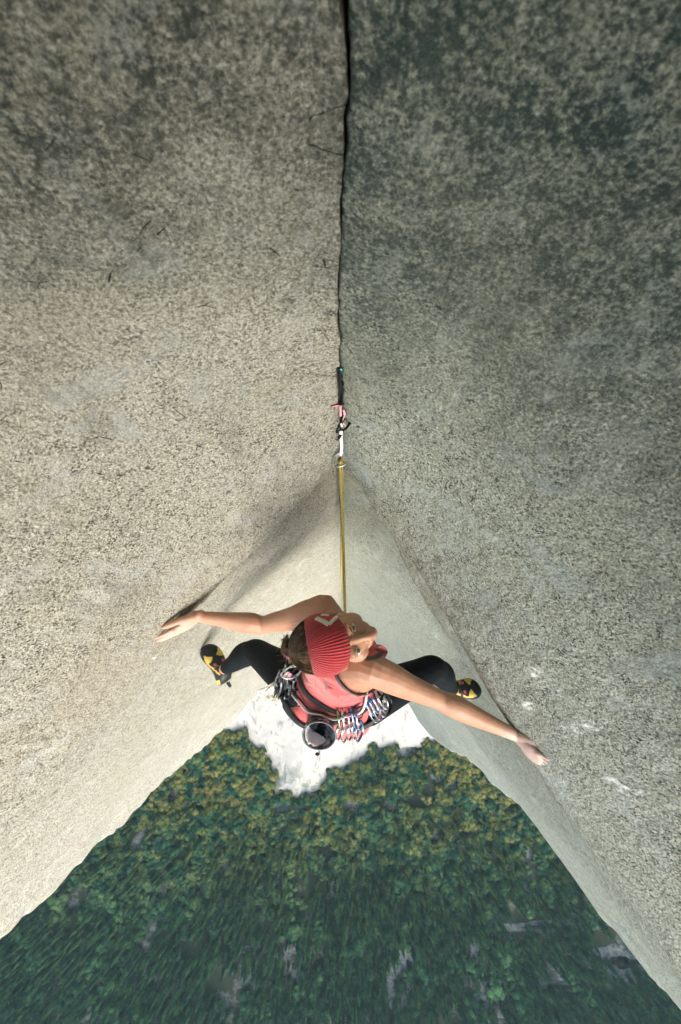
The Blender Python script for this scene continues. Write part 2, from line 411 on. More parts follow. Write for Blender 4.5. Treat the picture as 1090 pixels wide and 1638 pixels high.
# ------------------------------------------------------------------ valley floor
GZ = 450.0
def gz(x, y):
    p = Vector((x * .004, y * .004, .3))
    d = max(0.0, abs(x) - 500) / 500
    f_ = min(1, max(0, math.hypot(x, y) - 170) / 150); return -GZ + f_ * (9 * noise.noise(p) + 2.5 * noise.noise(p * 5)) + (60 * d * d if d < 3 else 540 + (d - 3) * 60)
def ground_material():
    t = NT('forest_floor')
    c = t.ramp(t.noise(.05, 6, .7), [(.3, (.018, .026, .015)), (.52, (.035, .042, .026)), (.60, (.15, .15, .13)), (.72, (.34, .33, .30))])
    c = t.mix(t.mapr(t.noise(.35, 5, .7), .45, .7, 0, .6), c, (.045, .055, .03))
    t.b.inputs['Specular IOR Level'].default_value = .05
    return t.out(c, .95)
g_v = []; g_f = []
gx = np.concatenate([-np.geomspace(3000, 420, 14), np.linspace(-400, 400, 90), np.geomspace(420, 3000, 14)])
gy = np.concatenate([-np.geomspace(3000, 470, 12), np.linspace(-450, 60, 60), [90, 200, 600]])
for y in gy:
    for x in gx: g_v.append((x, y, gz(x, y)))
nx_ = len(gx)
for i in range(len(gy) - 1):
    for j in range(nx_ - 1): g_f.append([i * nx_ + j, i * nx_ + j + 1, (i + 1) * nx_ + j + 1, (i + 1) * nx_ + j])
tag(mesh_obj('ground', g_v, g_f, ground_material()), kind='structure')
def G(px, py):
    p = P(px, py, GZ); return (p.x, p.y)
# pale granite apron at the foot of the cliff
OUT = [G(*p) for p in [(150, 1110), (260, 1150), (345, 1175), (388, 1172), (408, 1194), (432, 1218), (446, 1240), (440, 1258), (444, 1272), (458, 1270), (468, 1276), (490, 1268),
                       (512, 1258), (528, 1240), (556, 1228), (580, 1206), (600, 1193), (640, 1194), (680, 1192), (705, 1182), (800, 1150), (960, 1110)]]
OUT = [(OUT[0][0], 40)] + OUT + [(OUT[-1][0], 40)]
def seg_d(p, a, b):
    ax, ay = a; bx, by = b; dx, dy = bx - ax, by - ay; t = max(0, min(1, ((p[0] - ax) * dx + (p[1] - ay) * dy) / (dx * dx + dy * dy)))
    return math.hypot(p[0] - ax - t * dx, p[1] - ay - t * dy)
def inside(p, poly):
    c = False; j = len(poly) - 1
    for i in range(len(poly)):
        if (poly[i][1] > p[1]) != (poly[j][1] > p[1]) and p[0] < (poly[j][0] - poly[i][0]) * (p[1] - poly[i][1]) / (poly[j][1] - poly[i][1]) + poly[i][0]: c = not c
        j = i
    return c
def slab_sd(x, y):
    p = (x + 1.3 * noise.noise(Vector((x * .09, y * .09, 2))) + 1.3 * noise.noise(Vector((x * .3, y * .3, 5))), y + 1.3 * noise.noise(Vector((x * .09, y * .09, 8))) + 1.3 * noise.noise(Vector((x * .3, y * .3, 11))))
    d = min(seg_d(p, OUT[i], OUT[i + 1]) for i in range(len(OUT) - 1))
    return d if inside(p, OUT) else -d
s_v = []; s_f = []; sx_ = np.linspace(-245, 245, 380); sy_ = np.linspace(-190, 30, 190)
for y in sy_:
    for x in sx_:
        d = slab_sd(x, y); d += 2.2; h = -.8 + (0 if d <= 0 else min(d, 2) * 1.0 + max(0, d - 2) * .42 + (.8 * noise.noise(Vector((x * .06, y * .03, 4))) + .25 * noise.noise(Vector((x * .5, y * .15, 4))) + .18 * noise.noise(Vector((x, y, 1)))) * min(1, d / 6))
        h += max(0, (y + 55) * .9) * (1 if d > 0 else 0)
        s_v.append((x, y, gz(x, y) + (h if d > -2 else -8)))
n_ = len(sx_)
for i in range(len(sy_) - 1):
    for j in range(n_ - 1): s_f.append([i * n_ + j, i * n_ + j + 1, (i + 1) * n_ + j + 1, (i + 1) * n_ + j])
def slab_material():
    t = NT('pale_slab')
    c = t.ramp(t.noise(.09, 7, .68), [(.28, (.20, .19, .16)), (.38, (.40, .375, .315)), (.7, (.48, .45, .375))])
    streak = t.noise(.16, 6, .72, vec=t.scalev((1, .35, .35)), dist=.6)
    c = t.mix(t.mapr(streak, .54, .63, 0, .75), c, (.17, .17, .16))
    x, y, z = t.sep()
    rim = t.math('MULTIPLY', t.mapr(y, -112, -145), t.mapr(t.noise(.11, 5, .7), .44, .58, 0, .9))
    c = t.mix(rim, c, (.16, .19, .14))
    return t.out(c, .9)
tag(mesh_obj('rock_slab', s_v, s_f, slab_material()), kind='structure')

CLEAR = [(640, 1585, 18, 50), (655, 1550, 14, 26), (463, 1300, 34, 9), (560, 1296, 16, 13), (745, 1350, 13, 12), (695, 1345, 11, 9), (740, 1255, 26, 12), (870, 1484, 95, 9), (800, 1600, 50, 30),
         (596, 1210, 24, 13), (330, 1240, 16, 14), (700, 1240, 12, 9), (1000, 1540, 60, 24), (470, 1545, 12, 35), (250, 1430, 18, 14), (320, 1450, 8, 22), (243, 1290, 14, 12), (452, 1284, 14, 7), (498, 1276, 16, 6), (540, 1250, 12, 7), (575, 1226, 14, 8), (425, 1215, 8, 10), (520, 1300, 22, 5), (420, 1450, 6, 26), (640, 1480, 5, 26), (400, 1520, 14, 8), (900, 1580, 60, 8), (760, 1540, 8, 30)]
def gravel_material():
    t = NT('gravel'); c = t.ramp(t.noise(.22, 6, .75), [(.38, (.03, .045, .03)), (.52, (.13, .14, .125)), (.68, (.24, .25, .235))])
    return t.out(c, .95)
GRV = gravel_material()
for cx_, cy_, rx_, ry_ in CLEAR:
    v_ = []; nn = 40
    for q_ in (0, .35, .7, 1.0):
        for i in range(nn):
            a = 2 * math.pi * i / nn; w_ = 1 + .55 * noise.noise(Vector((math.cos(a) * 1.7 + cx_, math.sin(a) * 1.7, cy_))) + .25 * noise.noise(Vector((math.cos(a) * 5, math.sin(a) * 5 + cx_, cy_)))
            x_, y_ = G(cx_ + rx_ * 1.05 * q_ * w_ * math.cos(a), cy_ + ry_ * 1.05 * q_ * w_ * math.sin(a)); v_.append((x_, y_, gz(x_, y_) + .5))
    f_ = [[j * nn + i, j * nn + (i + 1) % nn, (j + 1) * nn + (i + 1) % nn, (j + 1) * nn + i] for j in range(1, 3) for i in range(nn)] + [[nn + i for i in range(nn)]]
    tag(mesh_obj('gravel', v_, f_, GRV), kind='structure')
# ------------------------------------------------------------------ trees
def foliage_material():
    t = NT('foliage')
    n1 = t.noise(.035, 3, .6); n2 = t.noise(.13, 1, .5); rnd = t.n('ShaderNodeObjectInfo').outputs['Random']
    x, y, z = t.sep()
    warm = t.math('MULTIPLY', t.mapr(y, -275, -120), t.mapr(t.math('ADD', n1, t.math('MULTIPLY', t.math('SUBTRACT', n2, .5), 1.3)), .40, .62))
    green = t.ramp(n2, [(.36, (.012, .044, .026)), (.5, (.034, .090, .042)), (.64, (.062, .140, .050))])
    och = t.ramp(t.noise(.2, 1), [(.35, (.085, .110, .026)), (.65, (.210, .165, .040))])
    c = t.mix(t.math('MULTIPLY', warm, .9), green, och)
    c = t.mix(t.mapr(t.noise(.6, 3, .7), .42, .62, 0, .65), c, (.008, .024, .012))
    t.b.inputs['Specular IOR Level'].default_value = .05
    return t.out(c, .9)
FOL = foliage_material()
bt = NT('bark'); BARK = bt.out(bt.ramp(bt.noise(3, 3), [(.3, (.06, .045, .03)), (.7, (.13, .11, .085))]), .9)
def ico(sub):
    b = bmesh.new(); bmesh.ops.create_icosphere(b, subdivisions=sub, radius=1); v = np.array([tuple(q.co) for q in b.verts]); f = np.array([[q.index for q in p.verts] for p in b.faces]); b.free(); return v, f
I1 = ico(1); I2 = ico(2)
def oak(seed, n, base=I1):
    r = random.Random(seed); V = []; Fc = []; k = 0
    for i in range(n):
        a = r.uniform(0, 6.28); q = math.sqrt(r.random()) * .72; z = .62 - q * q * .35 + r.uniform(-.16, .14); s = r.uniform(.15, .29)
        v = base[0] * s; v = v * (1 + np.array([[r.uniform(-.28, .3)] for _ in v])); v[:, 2] *= .85
        v = v + np.array([q * math.cos(a) * .62, q * math.sin(a) * .62, z]); V.append(v); Fc.append(base[1] + k); k += len(v)
    return np.vstack(V), np.vstack(Fc)
def fir(seed, layers=9, spokes=9):
    r = random.Random(seed); V = []; Fc = []; k = 0
    for i in range(layers):
        t = i / (layers - 1); z = .12 + .84 * t; rad = .17 * (1 - t) ** .8 + .012; rot = r.uniform(0, 6)
        ring = []
        for j in range(spokes * 2):
            a = rot + math.pi * j / spokes; q = rad * ((1.0 if j % 2 == 0 else .5) + r.uniform(-.22, .22)); ring.append((q * math.cos(a), q * math.sin(a), z - .05 * (j % 2 == 0) + r.uniform(-.012, .012)))
        V += [(0, 0, z + .10)] + ring
        for j in range(spokes * 2): Fc.append([k, k + 1 + j, k + 1 + (j + 1) % (spokes * 2)])
        k += 1 + spokes * 2
    return np.array(V), np.array(Fc)
PX_POLY = [(0, 1500), (345, 1160), (420, 1070), (660, 1120), (690, 1180), (760, 1225), (890, 1350), (1090, 1615), (1090, 1638), (0, 1638)]
def to_px(p):
    x, y, z = p; c, s = math.cos(TH), math.sin(TH); yc = y * c + z * s; zc = -y * s + z * c
    return 545 + FPX * x / -zc, 819 - FPX * yc / -zc
trees = []
cell = 5.7
yy = -500.0; row = 0
while yy < -35:
    xx = -400.0 + (row % 2) * cell * .5
    while xx < 400:
        x = xx + rng.uniform(-.42, .42) * cell; y = yy + rng.uniform(-.42, .42) * cell; xx += cell
        if abs(x) > 150 + abs(y) * .85: continue
        px, py = to_px((x, y, -GZ + 8))
        if slab_sd(x, y) > (1.0 if rng.random() < .90 else 5): continue
        k = 0
        for cx, cy, rx, ry in CLEAR:
            if ((px - cx) / rx) ** 2 + ((py - cy) / ry) ** 2 < 1: k = 1
        if k and rng.random() < .62: continue
        gap = noise.noise(Vector((x * .03, y * .03, 9))) + .5 * noise.noise(Vector((x * .08, y * .08, 3)))
        if gap > .34 and rng.random() < .75: continue
        con = S((-y - 130) / 130) * .75 + .12 + .4 * noise.noise(Vector((x * .02, y * .02, 1)))
        kind = 'fir' if rng.random() < con else 'oak'
        s = rng.uniform(.75, 1.25)
        if rng.random() < .1: s *= 1.3
        trees.append((x, y, gz(x, y), kind, s, rng.uniform(0, 6.28), inside((px, py), PX_POLY)))
    yy += cell * .87; row += 1
print('trees', len(trees), sum(t[6] for t in trees))
OAKH, FIRH = 7.8, 18.0
PRO = {'oak': [oak(i, 15) for i in range(4)], 'fir': [fir(i + 10) for i in range(4)]}
def tree_scale(t): return (OAKH * t[4] * 1.15, OAKH * t[4] * 1.15, OAKH * t[4]) if t[3] == 'oak' else (FIRH * t[4] * .9, FIRH * t[4] * .9, FIRH * t[4])
def shown(t):
    r = math.hypot(t[0], t[1]); h = (OAKH if t[3] == 'oak' else FIRH) * t[4]; return -(h * (.55 + r / GZ))
vis = sorted([t for t in trees if t[6]], key=shown); near = vis[:290]; ids = set(id(t) for t in near)
srcs = {}
for kd in ('oak', 'fir'):
    for i in range(3):
        v, f = (oak(i + 40, 16) if kd == 'oak' else fir(i + 50, 11, 9)); nm = 'broadleaf_tree' if kd == 'oak' else 'conifer_tree'
        cme = bpy.data.meshes.new('crown'); cme.from_pydata(v.tolist(), [], f.tolist()); cme.materials.append(FOL)
        mb = MB(); h = .62 if kd == 'oak' else .96
        mb.tube([(0, 0, -.06), (.006, .004, h * .4), (0, 0, h)], [.030, .020, .004], n=7, spans=2)
        if kd == 'oak':
            for a in (0.4, 2.3, 4.4): mb.tube([(0, 0, .30), (.14 * math.cos(a), .14 * math.sin(a), .48), (.3 * math.cos(a), .3 * math.sin(a), .62)], [.014, .009, .003], n=5, spans=2)
        tme = bpy.data.meshes.new('trunk'); tme.from_pydata(mb.v, [], mb.f); tme.materials.append(BARK)
        srcs[(kd, i)] = (cme, tme)
for n_, t in enumerate(near):
    r = empty('broadleaf_tree' if t[3] == 'oak' else 'conifer_tree', (t[0], t[1], t[2])); r.scale = tree_scale(t); r.rotation_euler = (0, 0, t[5])
    cm, tm = srcs[(t[3], n_ % 3)]
    for nm, me in (('crown', cm), ('trunk', tm)):
        c = bpy.data.objects.new(nm, me); COL.objects.link(c); c.parent = r
    if t[3] == 'oak': tag(r, 'large rounded broadleaf tree rising out of the forest canopy far below the cliff', 'tree', 'large broadleaf trees on the valley floor')
    else: tag(r, 'tall pointed conifer rising out of the forest canopy far below the cliff', 'tree', 'tall conifers on the valley floor')
VV = []; FF = []; k = 0
for t in trees:
    if id(t) in ids: continue
    v, f = PRO[t[3]][int(abs(t[0]) * 7) % 4]; c, s = math.cos(t[5]), math.sin(t[5]); sc = np.array(tree_scale(t)); v = v * sc
    VV.append(np.stack([v[:, 0] * c - v[:, 1] * s + t[0], v[:, 0] * s + v[:, 1] * c + t[1], v[:, 2] + t[2]], 1)); FF.append(f + k); k += len(v)
VV = np.vstack(VV); FF = np.vstack(FF)
fm = bpy.data.meshes.new('forest'); fm.vertices.add(len(VV)); fm.vertices.foreach_set('co', VV.ravel()); fm.loops.add(FF.size); fm.loops.foreach_set('vertex_index', FF.ravel().astype(np.int32))
fm.polygons.add(len(FF)); fm.polygons.foreach_set('loop_start', np.arange(0, FF.size, 3, dtype=np.int32)); fm.polygons.foreach_set('loop_total', np.full(len(FF), 3, dtype=np.int32)); fm.update(calc_edges=True)
fm.materials.append(FOL); fo = bpy.data.objects.new('forest', fm); COL.objects.link(fo); tag(fo, 'dense mixed forest of green and ochre tree crowns covering the valley floor', 'forest', kind='stuff')
# air between the climber and the valley floor
hz = MB(); hz.box((0, -1450, (-GZ - 14 + 2.6) / 2), (3100, 2100, (GZ + 14 + 2.6) / 2))
hm = bpy.data.materials.new('air'); hm.use_nodes = True; hn = hm.node_tree; hn.nodes.remove(hn.nodes['Principled BSDF'])
pv = hn.nodes.new('ShaderNodeVolumePrincipled'); pv.inputs['Color'].default_value = (.62, .92, .95, 1); pv.inputs['Density'].default_value = .00007; pv.inputs['Anisotropy'].default_value = .2
hn.links.new(pv.outputs[0], hn.nodes['Material Output'].inputs['Volume'])
ho = hz.build('haze', hm, smooth=False); tag(ho, kind='stuff')

# ------------------------------------------------------------------ climber
def simple(name, col, rough=.6, metal=0, bumpscale=None, bdist=.0008, **k):
    t = NT(name); x, y, z = t.sep()
    c = t.mix(t.mapr(t.noise(45, 3, .6), .35, .7, 0, .22), col, tuple(q * .72 for q in col))
    nrm = t.bump(t.noise(bumpscale, 3, .6), bdist, .6) if bumpscale else None
    return t.out(c, rough, nrm, metal, **k)
def skin_material():
    t = NT('skin')
    c = t.mix(t.noise(26, 4, .6), (.48, .25, .155), (.62, .37, .25))
    c = t.mix(t.mapr(t.noise(7, 3, .6), .42, .62, 0, .45), c, (.50, .22, .14))
    c = t.mix(t.mapr(t.noise(220, 2, .6), .62, .72, 0, .30), c, (.36, .17, .10))
    hd = []
    for p in HANDPTS:
        dd = t.n('ShaderNodeVectorMath', operation='DISTANCE'); t.put(dd.inputs[0], t.obj); dd.inputs[1].default_value = p; hd.append(t.mapr(dd.outputs['Value'], .125, .05))
    c = t.mix(t.math('MULTIPLY', t.math('MAXIMUM', hd[0], hd[1]), .55), c, (.74, .60, .56))      # chalk dust on the hands
    t.b.inputs['Subsurface Weight'].default_value = .12; t.b.inputs['Subsurface Radius'].default_value = (.012, .005, .003); t.b.inputs['Subsurface Scale'].default_value = .6
    return t.out(c, .48, t.bump(t.math('ADD', t.noise(300, 3, .6), t.math('MULTIPLY', t.noise(38, 3, .6), 3.0)), .0010, .6))
V3 = Vector
J = {k: P(*v) for k, v in dict(shL=(519, 976, 1.54), elL=(421, 1000, 1.68), shR=(592, 1070, 1.445), elR=(704, 1120, 1.57),
     hipL=(490, 1100, 1.97), hipR=(583, 1122, 1.96), knL=(410, 1043, 2.27), knR=(690, 1070, 2.16), head=(536, 1026, 1.38)).items()}
def hit(side, px, py, back): return WALLHIT(side, px, py, back)
wrL = P(317, 986, 1.655); wrR = P(829, 1178, 1.62)
anL = P(359, 1070, 2.53); anR = P(726, 1104, 2.52)
HANDPTS = [hit('l', 285, 1003, .01), hit('r', 852, 1200, .01)]
def ln(a, b): return round((a - b).length, 3)
print('ARM L', ln(J['shL'], J['elL']), ln(J['elL'], wrL), 'R', ln(J['shR'], J['elR']), ln(J['elR'], wrR), 'legs', ln(J['hipL'], J['knL']), ln(J['knL'], anL), ln(J['hipR'], J['knR']), ln(J['knR'], anR), 'sh', ln(J['shL'], J['shR']), wrL, wrR)
MS = (J['shL'] + J['shR']) / 2; MH = (J['hipL'] + J['hipR']) / 2
SP = (MH - MS).normalized(); latP = (J['hipR'] - J['hipL']).normalized(); latS = (J['shR'] - J['shL']).normalized()
print('torso', ln(MS, MH), SP)
Ltor = (MH - MS).length
# torso rings: t along spine (0 shoulders .. 1 hips), half width, half depth, twist blend, back offset
TR = [(-.13, .052, .050, 0, .012), (-.04, .085, .062, 0, .014), (.03, .118, .078, 0, .012), (.16, .138, .096, .08, .006), (.32, .135, .100, .2, .0), (.50, .121, .092, .4, -.002), (.66, .118, .090, .6, .0),
      (.82, .140, .100, .8, .008), (1.0, .162, .112, 1, .018), (1.14, .150, .108, 1, .026), (1.24, .09, .07, 1, .03)]
TRd = cr(TR, 8)
def torso_frame(t):
    i = np.clip(np.searchsorted(TRd[:, 0], t), 1, len(TRd) - 1); q = (t - TRd[i - 1, 0]) / (TRd[i, 0] - TRd[i - 1, 0]); r = TRd[i - 1] * (1 - q) + TRd[i] * q
    lat = (latS * (1 - r[3]) + latP * r[3]).normalized(); back = SP.cross(lat).normalized(); lat = back.cross(SP).normalized()
    return MS + SP * (t * Ltor) + back * r[4], lat, back, r[1], r[2]
def tp(t, ang, off=0):      # ang: 0 = her right side, 90 = back, 180 = left side, 270 = belly
    c, lat, back, a, b = torso_frame(t); ca, sa = math.cos(R(ang)), math.sin(R(ang)); e = 2.4
    k = (abs(ca) ** e + abs(sa) ** e) ** (-1 / e)
    return c + lat * ((a + off) * ca * k) + back * ((b + off) * sa * k)
def band(mb, t0, t1, a0, a1, off, n=60, m=5, thick=.004, wob=0, tf=None):
    """strap lying on the torso between two heights and angles"""
    V = []; Fc = []
    closed = abs(a1 - a0) >= 359
    for i in range(n + (0 if closed else 1)):
        a = a0 + (a1 - a0) * i / n
        for j in range(m):
            q = j / (m - 1); tt = (t0 + (t1 - t0) * q) + (tf(a) if tf else 0); o = off + thick * math.sin(math.pi * q) ** .4 + wob * noise.noise(V3((a * .05, q * 3, 2)))
            V.append(tp(tt, a, o))
    cnt = n if closed else n
    L_ = n if closed else n + 1
    for i in range(cnt):
        for j in range(m - 1): Fc.append([i * m + j, ((i + 1) % L_) * m + j, ((i + 1) % L_) * m + j + 1, i * m + j + 1])
    mb.add(V, Fc)
def torso_mesh(mb, off, t0=-.13, t1=1.24, n=40, m=44, wr=0):
    V = []; Fc = []
    for i in range(m + 1):
        t = t0 + (t1 - t0) * i / m
        for j in range(n):
            a = 360 * j / n; V.append(tp(t, a, off + (wr * noise.noise(V3((a * .03, t * 5, 1))) if wr else 0)))
    for i in range(m):
        for j in range(n): Fc.append([i * n + j, i * n + (j + 1) % n, (i + 1) * n + (j + 1) % n, (i + 1) * n + j])
    Fc.append(list(range(n))[::-1]); Fc.append([m * n + j for j in range(n)]); mb.add(V, Fc)
backS = torso_frame(.2)[2]; backP = torso_frame(1.0)[2]
# ---- head frame
HL = V3((-.20, .97, .05)).normalized(); Xp = V3((.97, .20, 0)).normalized()
HF = (Xp * .71 + V3((0, 0, 1)) * .70); HF = (HF - HL * HF.dot(HL)).normalized(); HU = HL.cross(-HF).normalized()
HU = HF.cross(HL).normalized() if HF.cross(HL).z > 0 else -HF.cross(HL).normalized()
HM = frame(-HL, HF, HU, J['head'])
HR = HM.to_3x3()
body = MB()
hb = MB()
hb.ell((0, -.010, .035), (.073, .092, .079), nu=28, nv=18)
hb.ell((0, .034, -.022), (.060, .056, .072), nu=24, nv=14)
hb.ell((0, .049, -.070), (.041, .037, .033)); hb.ell((0, .072, -.089), (.020, .018, .018))
for s in (-1, 1):
    hb.ell((s * .044, .020, -.058), (.024, .044, .036)); hb.ell((s * .037, .058, -.030), (.026, .023, .028)); hb.ell((s * .012, .097, -.038), (.009, .010, .008))
    hb.ell((s * .030, .077, .020), (.022, .011, .008)); hb.ell((s * .074, -.006, -.010), (.010, .018, .029))
    hb.tube([(s * .015, .080, .006), (s * .030, .0850, .0125), (s * .046, .076, .006)], .0032, n=6)
    hb.tube([(s * .015, .080, -.004), (s * .030, .0825, -.0105), (s * .045, .075, -.004)], .0030, n=6)
hb.tube([(0, .080, .022), (0, .089, .004), (0, .099, -.016), (0, .104, -.030)], [.010, .0085, .0092, .0108], n=10)
hb.tube([(-.02, .086, -.060), (0, .095, -.057), (.02, .086, -.060)], [.003, .0055, .003], n=8); hb.tube([(-.018, .084, -.067), (0, .093, -.068), (.018, .084, -.067)], [.003, .006, .003], n=8)
hb.v = [(x, y - max(0, -z - .03) * .04, z * (.88 if z < 0 else 1)) for x, y, z in hb.v]; hb.xf(HM); body.add(hb.v, hb.f)
nk0 = HM @ V3((0, -.030, -.05)); nk1 = MS - SP * .02 + backS * .012
body.tube([HM @ V3((0, -.015, -.01)), nk0, nk0 * .5 + nk1 * .5, nk1, nk1 + SP * .05], [.05, .050, .049, .055, .07], n=18)
torso_mesh(body, 0)
# shoulder blade, trapezius, deltoid
for s, sh, el in ((-1, J['shL'], J['elL']), (1, J['shR'], J['elR'])):
    dr = (el - sh).normalized(); inn = tp(.10, 90 - s * 38, -.045)
    body.tube([inn, sh * .6 + inn * .4, sh, sh + dr * .06], [(.060), .056, .050, .044], n=16)
    body.ell(tp(.17, 90 - s * 42, -.028), (.055, .055, .055))
    body.tube([nk1 - SP * .0, nk1 * .45 + sh * .55 - SP * .012, sh - SP * .008], [.034, .032, .034], n=12)
def arm(sh, el, wr, down):
    a = (el - sh); b = (wr - el)
    mid = sh + a * .5; 
    body.tube([sh, sh + a * .25, mid + down * .006, sh + a * .82, el, el + b * .18 - down * .004, el + b * .35, el + b * .68, wr - b * .04, wr + b * .06],
              [.045, (.048, .044), (.041, .038), (.0335, .032), (.0325, .030), (.040, .034), (.038, .032), (.0275, .0235), (.0215, .0175), (.023, .017)], n=20, ref=down, spans=4)
arm(J['shL'], J['elL'], wrL, V3((0, -.5, -1)).normalized()); arm(J['shR'], J['elR'], wrR, V3((0, -.5, -1)).normalized())
def finger(base, d, nrm, L, curl, r, spread=0):
    """three bones that bend toward -nrm"""
    pts = [base - d * .018]; rad = [r * 1.05]; p = base; side = d.cross(nrm).normalized(); q = d
    for k, f in enumerate((.46, .31, .23)):
        pts.append(p); rad.append(r * (1.08 - .1 * k)); q = Matrix.Rotation(R(-curl[k]), 3, side) @ q; pts.append(p + q * L * f * .5); rad.append(r * (.93 - .09 * k)); p = p + q * L * f
    pts.append(p - q * .003); rad.append(r * .70)
    body.tube(pts, rad, n=10, spans=2); return p, q
NAILS = []
def hand(wr, dirf, nrm, thumb_side, curls, thumb, size=1.0):
    """nrm points out of the back of the hand; thumb_side = +-1 across"""
    d = dirf.normalized(); nrm = (nrm - d * nrm.dot(d)).normalized(); ac = d.cross(nrm).normalized() * thumb_side
    L = .088 * size
    M3 = frame(ac, d, nrm)
    body.tube([wr - d * .01, wr + d * .018, wr + d * .05 + nrm * .003, wr + d * L], [(.024, .017), (.029, .016), (.037, .0145), (.036, .0105)], n=16, ref=ac)
    body.ell(wr + d * .03 + ac * .022 - nrm * .008, (.017, .030, .014), M3)
    for i, (o, l, r) in enumerate(((.0305, .070, .0080), (.0103, .079, .0082), (-.0103, .074, .0079), (-.0300, .058, .0070))):
        fd = (d + ac * (o * 5.0)).normalized(); b0 = wr + d * (L - .004 - abs(o) * .12 - (.006 if i == 3 else 0)) + ac * o
        body.ell(b0 + nrm * .004, (r * 1.15, r * 1.3, r * .9), M3)
        tip, q = finger(b0, fd, nrm, l * size, curls[i], r); NAILS.append((tip, q, nrm))
    tb = wr + d * .022 + ac * .026 - nrm * .004; td = (d * thumb[0] + ac * thumb[1] - nrm * thumb[2]).normalized()
    m = tb + td * .034; td2 = (td + d * .35 - ac * .15).normalized(); e = m + td2 * .028; f = e + (td2 + d * .1).normalized() * .022
    body.tube([tb - td * .012, tb, m, e, f], [.015, .0145, .0115, .0108, .0078], n=10, spans=3)
hL0 = hit('l', 306, 985, .03); hL1 = hit('l', 256, 1027, .010); hR0 = wrR; hR1 = hit('r', 864, 1216, .012)
def wall_normal(side, px, py):
    v = ray(px, py).normalized(); h = BVH[side].ray_cast(V3((0, 0, 0)), v); n = h[1]; return n if n.dot(v) < 0 else -n
nL = wall_normal('l', 275, 1012); nR = wall_normal('r', 856, 1206)
dL = (hL1 - wrL).normalized(); dR = (hR1 - wrR).normalized()
print('hands', ln(hL1, wrL), ln(hR1, wrR), nL, nR, 'dirs', dL, dR)
hand(wrL, dL, nL, 1 if dL.cross(nL).y > 0 else -1, [(4, 6, 5), (2, 5, 6), (3, 6, 6), (5, 8, 8)], (.75, .62, .15), size=.98)
hand(wrR, dR, nR, 1 if dR.cross(nR).y > 0 else -1, [(18, 30, 22), (24, 38, 28), (26, 40, 30), (22, 42, 30)], (.8, .45, .3), size=.92)
# legs (thinner than the leggings)
def leg(mb, hip, kn, an, off, foot=True):
    a = kn - hip; b = an - kn; calf = -(a.normalized() - b.normalized()); calf = (calf - b.normalized() * calf.dot(b.normalized())).normalized() if calf.length > .01 else V3((0, -1, 0))
    calf = -calf
    pts = [hip + V3((0, 0, .02)), hip + a * .2, hip + a * .5, hip + a * .8, kn, kn + b * .15 + calf * .008, kn + b * .35 + calf * .014, kn + b * .65 + calf * .004, kn + b * .90]
    rad = [.088, .086, .077, .064, .057, .055, .056, .042, .033]
    mb.tube(pts, [r + off for r in rad], n=22, spans=5)
    return a, b
for s, h, k, a in ((-1, J['hipL'], J['knL'], anL), (1, J['hipR'], J['knR'], anR)):
    leg(body, h, k, a, -.004)
    b = (a - k).normalized(); body.tube([a - b * .06, a - b * .01, a + b * .012], [.029, .028, .024], n=14)
    body.ell(tp(1.02, 90 - s * 42, -.058), (.078, .078, .08))
HANDP = None
SK = skin_material()
person = body.build('person', SK)
bake(person, [('REMESH', dict(mode='VOXEL', voxel_size=.0028)), ('SMOOTH', dict(factor=.5, iterations=3))])
tag(person, 'woman climber in red tank top and black tights stemming across the corner, face turned up', 'person')
PR = person
# ---- clothes
red = NT('coral_jersey'); rc = red.mix(red.noise(30, 3), (.72, .125, .125), (.80, .17, .165))

wv = red.n('ShaderNodeTexWave', wave_type='BANDS', bands_direction='DIAGONAL'); wv.inputs['Scale'].default_value = 1.3; wv.inputs['Distortion'].default_value = 5; wv.inputs['Detail'].default_value = 2; wv.inputs['Detail Scale'].default_value = 2.0
red.put(wv.inputs['Vector'], red.scalev((3, 3, 3)))
RED = red.out(rc, .62, red.bump(red.math('ADD', red.math('MULTIPLY', wv.outputs['Fac'], .5), red.math('MULTIPLY', red.noise(9, 2, .5, dist=.8, vec=red.scalev((.7, 1.6, 1.6), rot=(0, 0, .5))), 3.0)), .011, .75)); RED.node_tree.nodes['Principled BSDF'].inputs['Sheen Weight'].default_value = .35
BLK = simple('black_tights', (.004, .008, .012), .75, bumpscale=60, bdist=.003, **{'Specular IOR Level': .2})
DGREY = simple('charcoal_webbing', (.030, .036, .042), .7, bumpscale=400)
TRIM = simple('grey_trim', (.10, .10, .11), .7, bumpscale=400)
CREAM = simple('cream_sling', (.62, .60, .50), .7, bumpscale=400)
WHITE = simple('white_cord', (.90, .90, .87), .6, bumpscale=500)
tk = MB(); torso_mesh(tk, .006, -.02, 1.19, n=56, m=60, wr=.004)
for s in (-1, 1): tk.ell(tp(1.02, 90 - s * 42, -.058), (.084, .084, .086))
for s, sh, el in ((-1, J['shL'], J['elL']), (1, J['shR'], J['elR'])):
    inn = tp(.10, 90 - s * 38, -.045); tk.tube([inn, sh * .6 + inn * .4, sh], [.067, .063, .057], n=18); tk.ell(tp(.17, 90 - s * 42, -.028), (.062, .062, .062))
tank = tk.build('tank_top', RED, PR)
bake(tank, [('REMESH', dict(mode='VOXEL', voxel_size=.004)), ('SMOOTH', dict(factor=.5, iterations=4))])
def cutter(name, c, r, M=None):
    m = MB(); m.ell(c, r, M, nu=48, nv=32); return m.build(name, None)
def boolean(o, cs, op='DIFFERENCE'):
    for c in cs: bake(o, [('BOOLEAN', dict(operation=op, solver='EXACT', object=c))])
MShR = frame(latS, backS, -SP)
shRc = P(604, 1077, 1.50); RA = (.138, .074, .135); MA = Matrix.Rotation(R(-8), 3, 'Z')
c1 = cutter('c', shRc, RA, MA)
shLc = P(510, 972, 1.56)
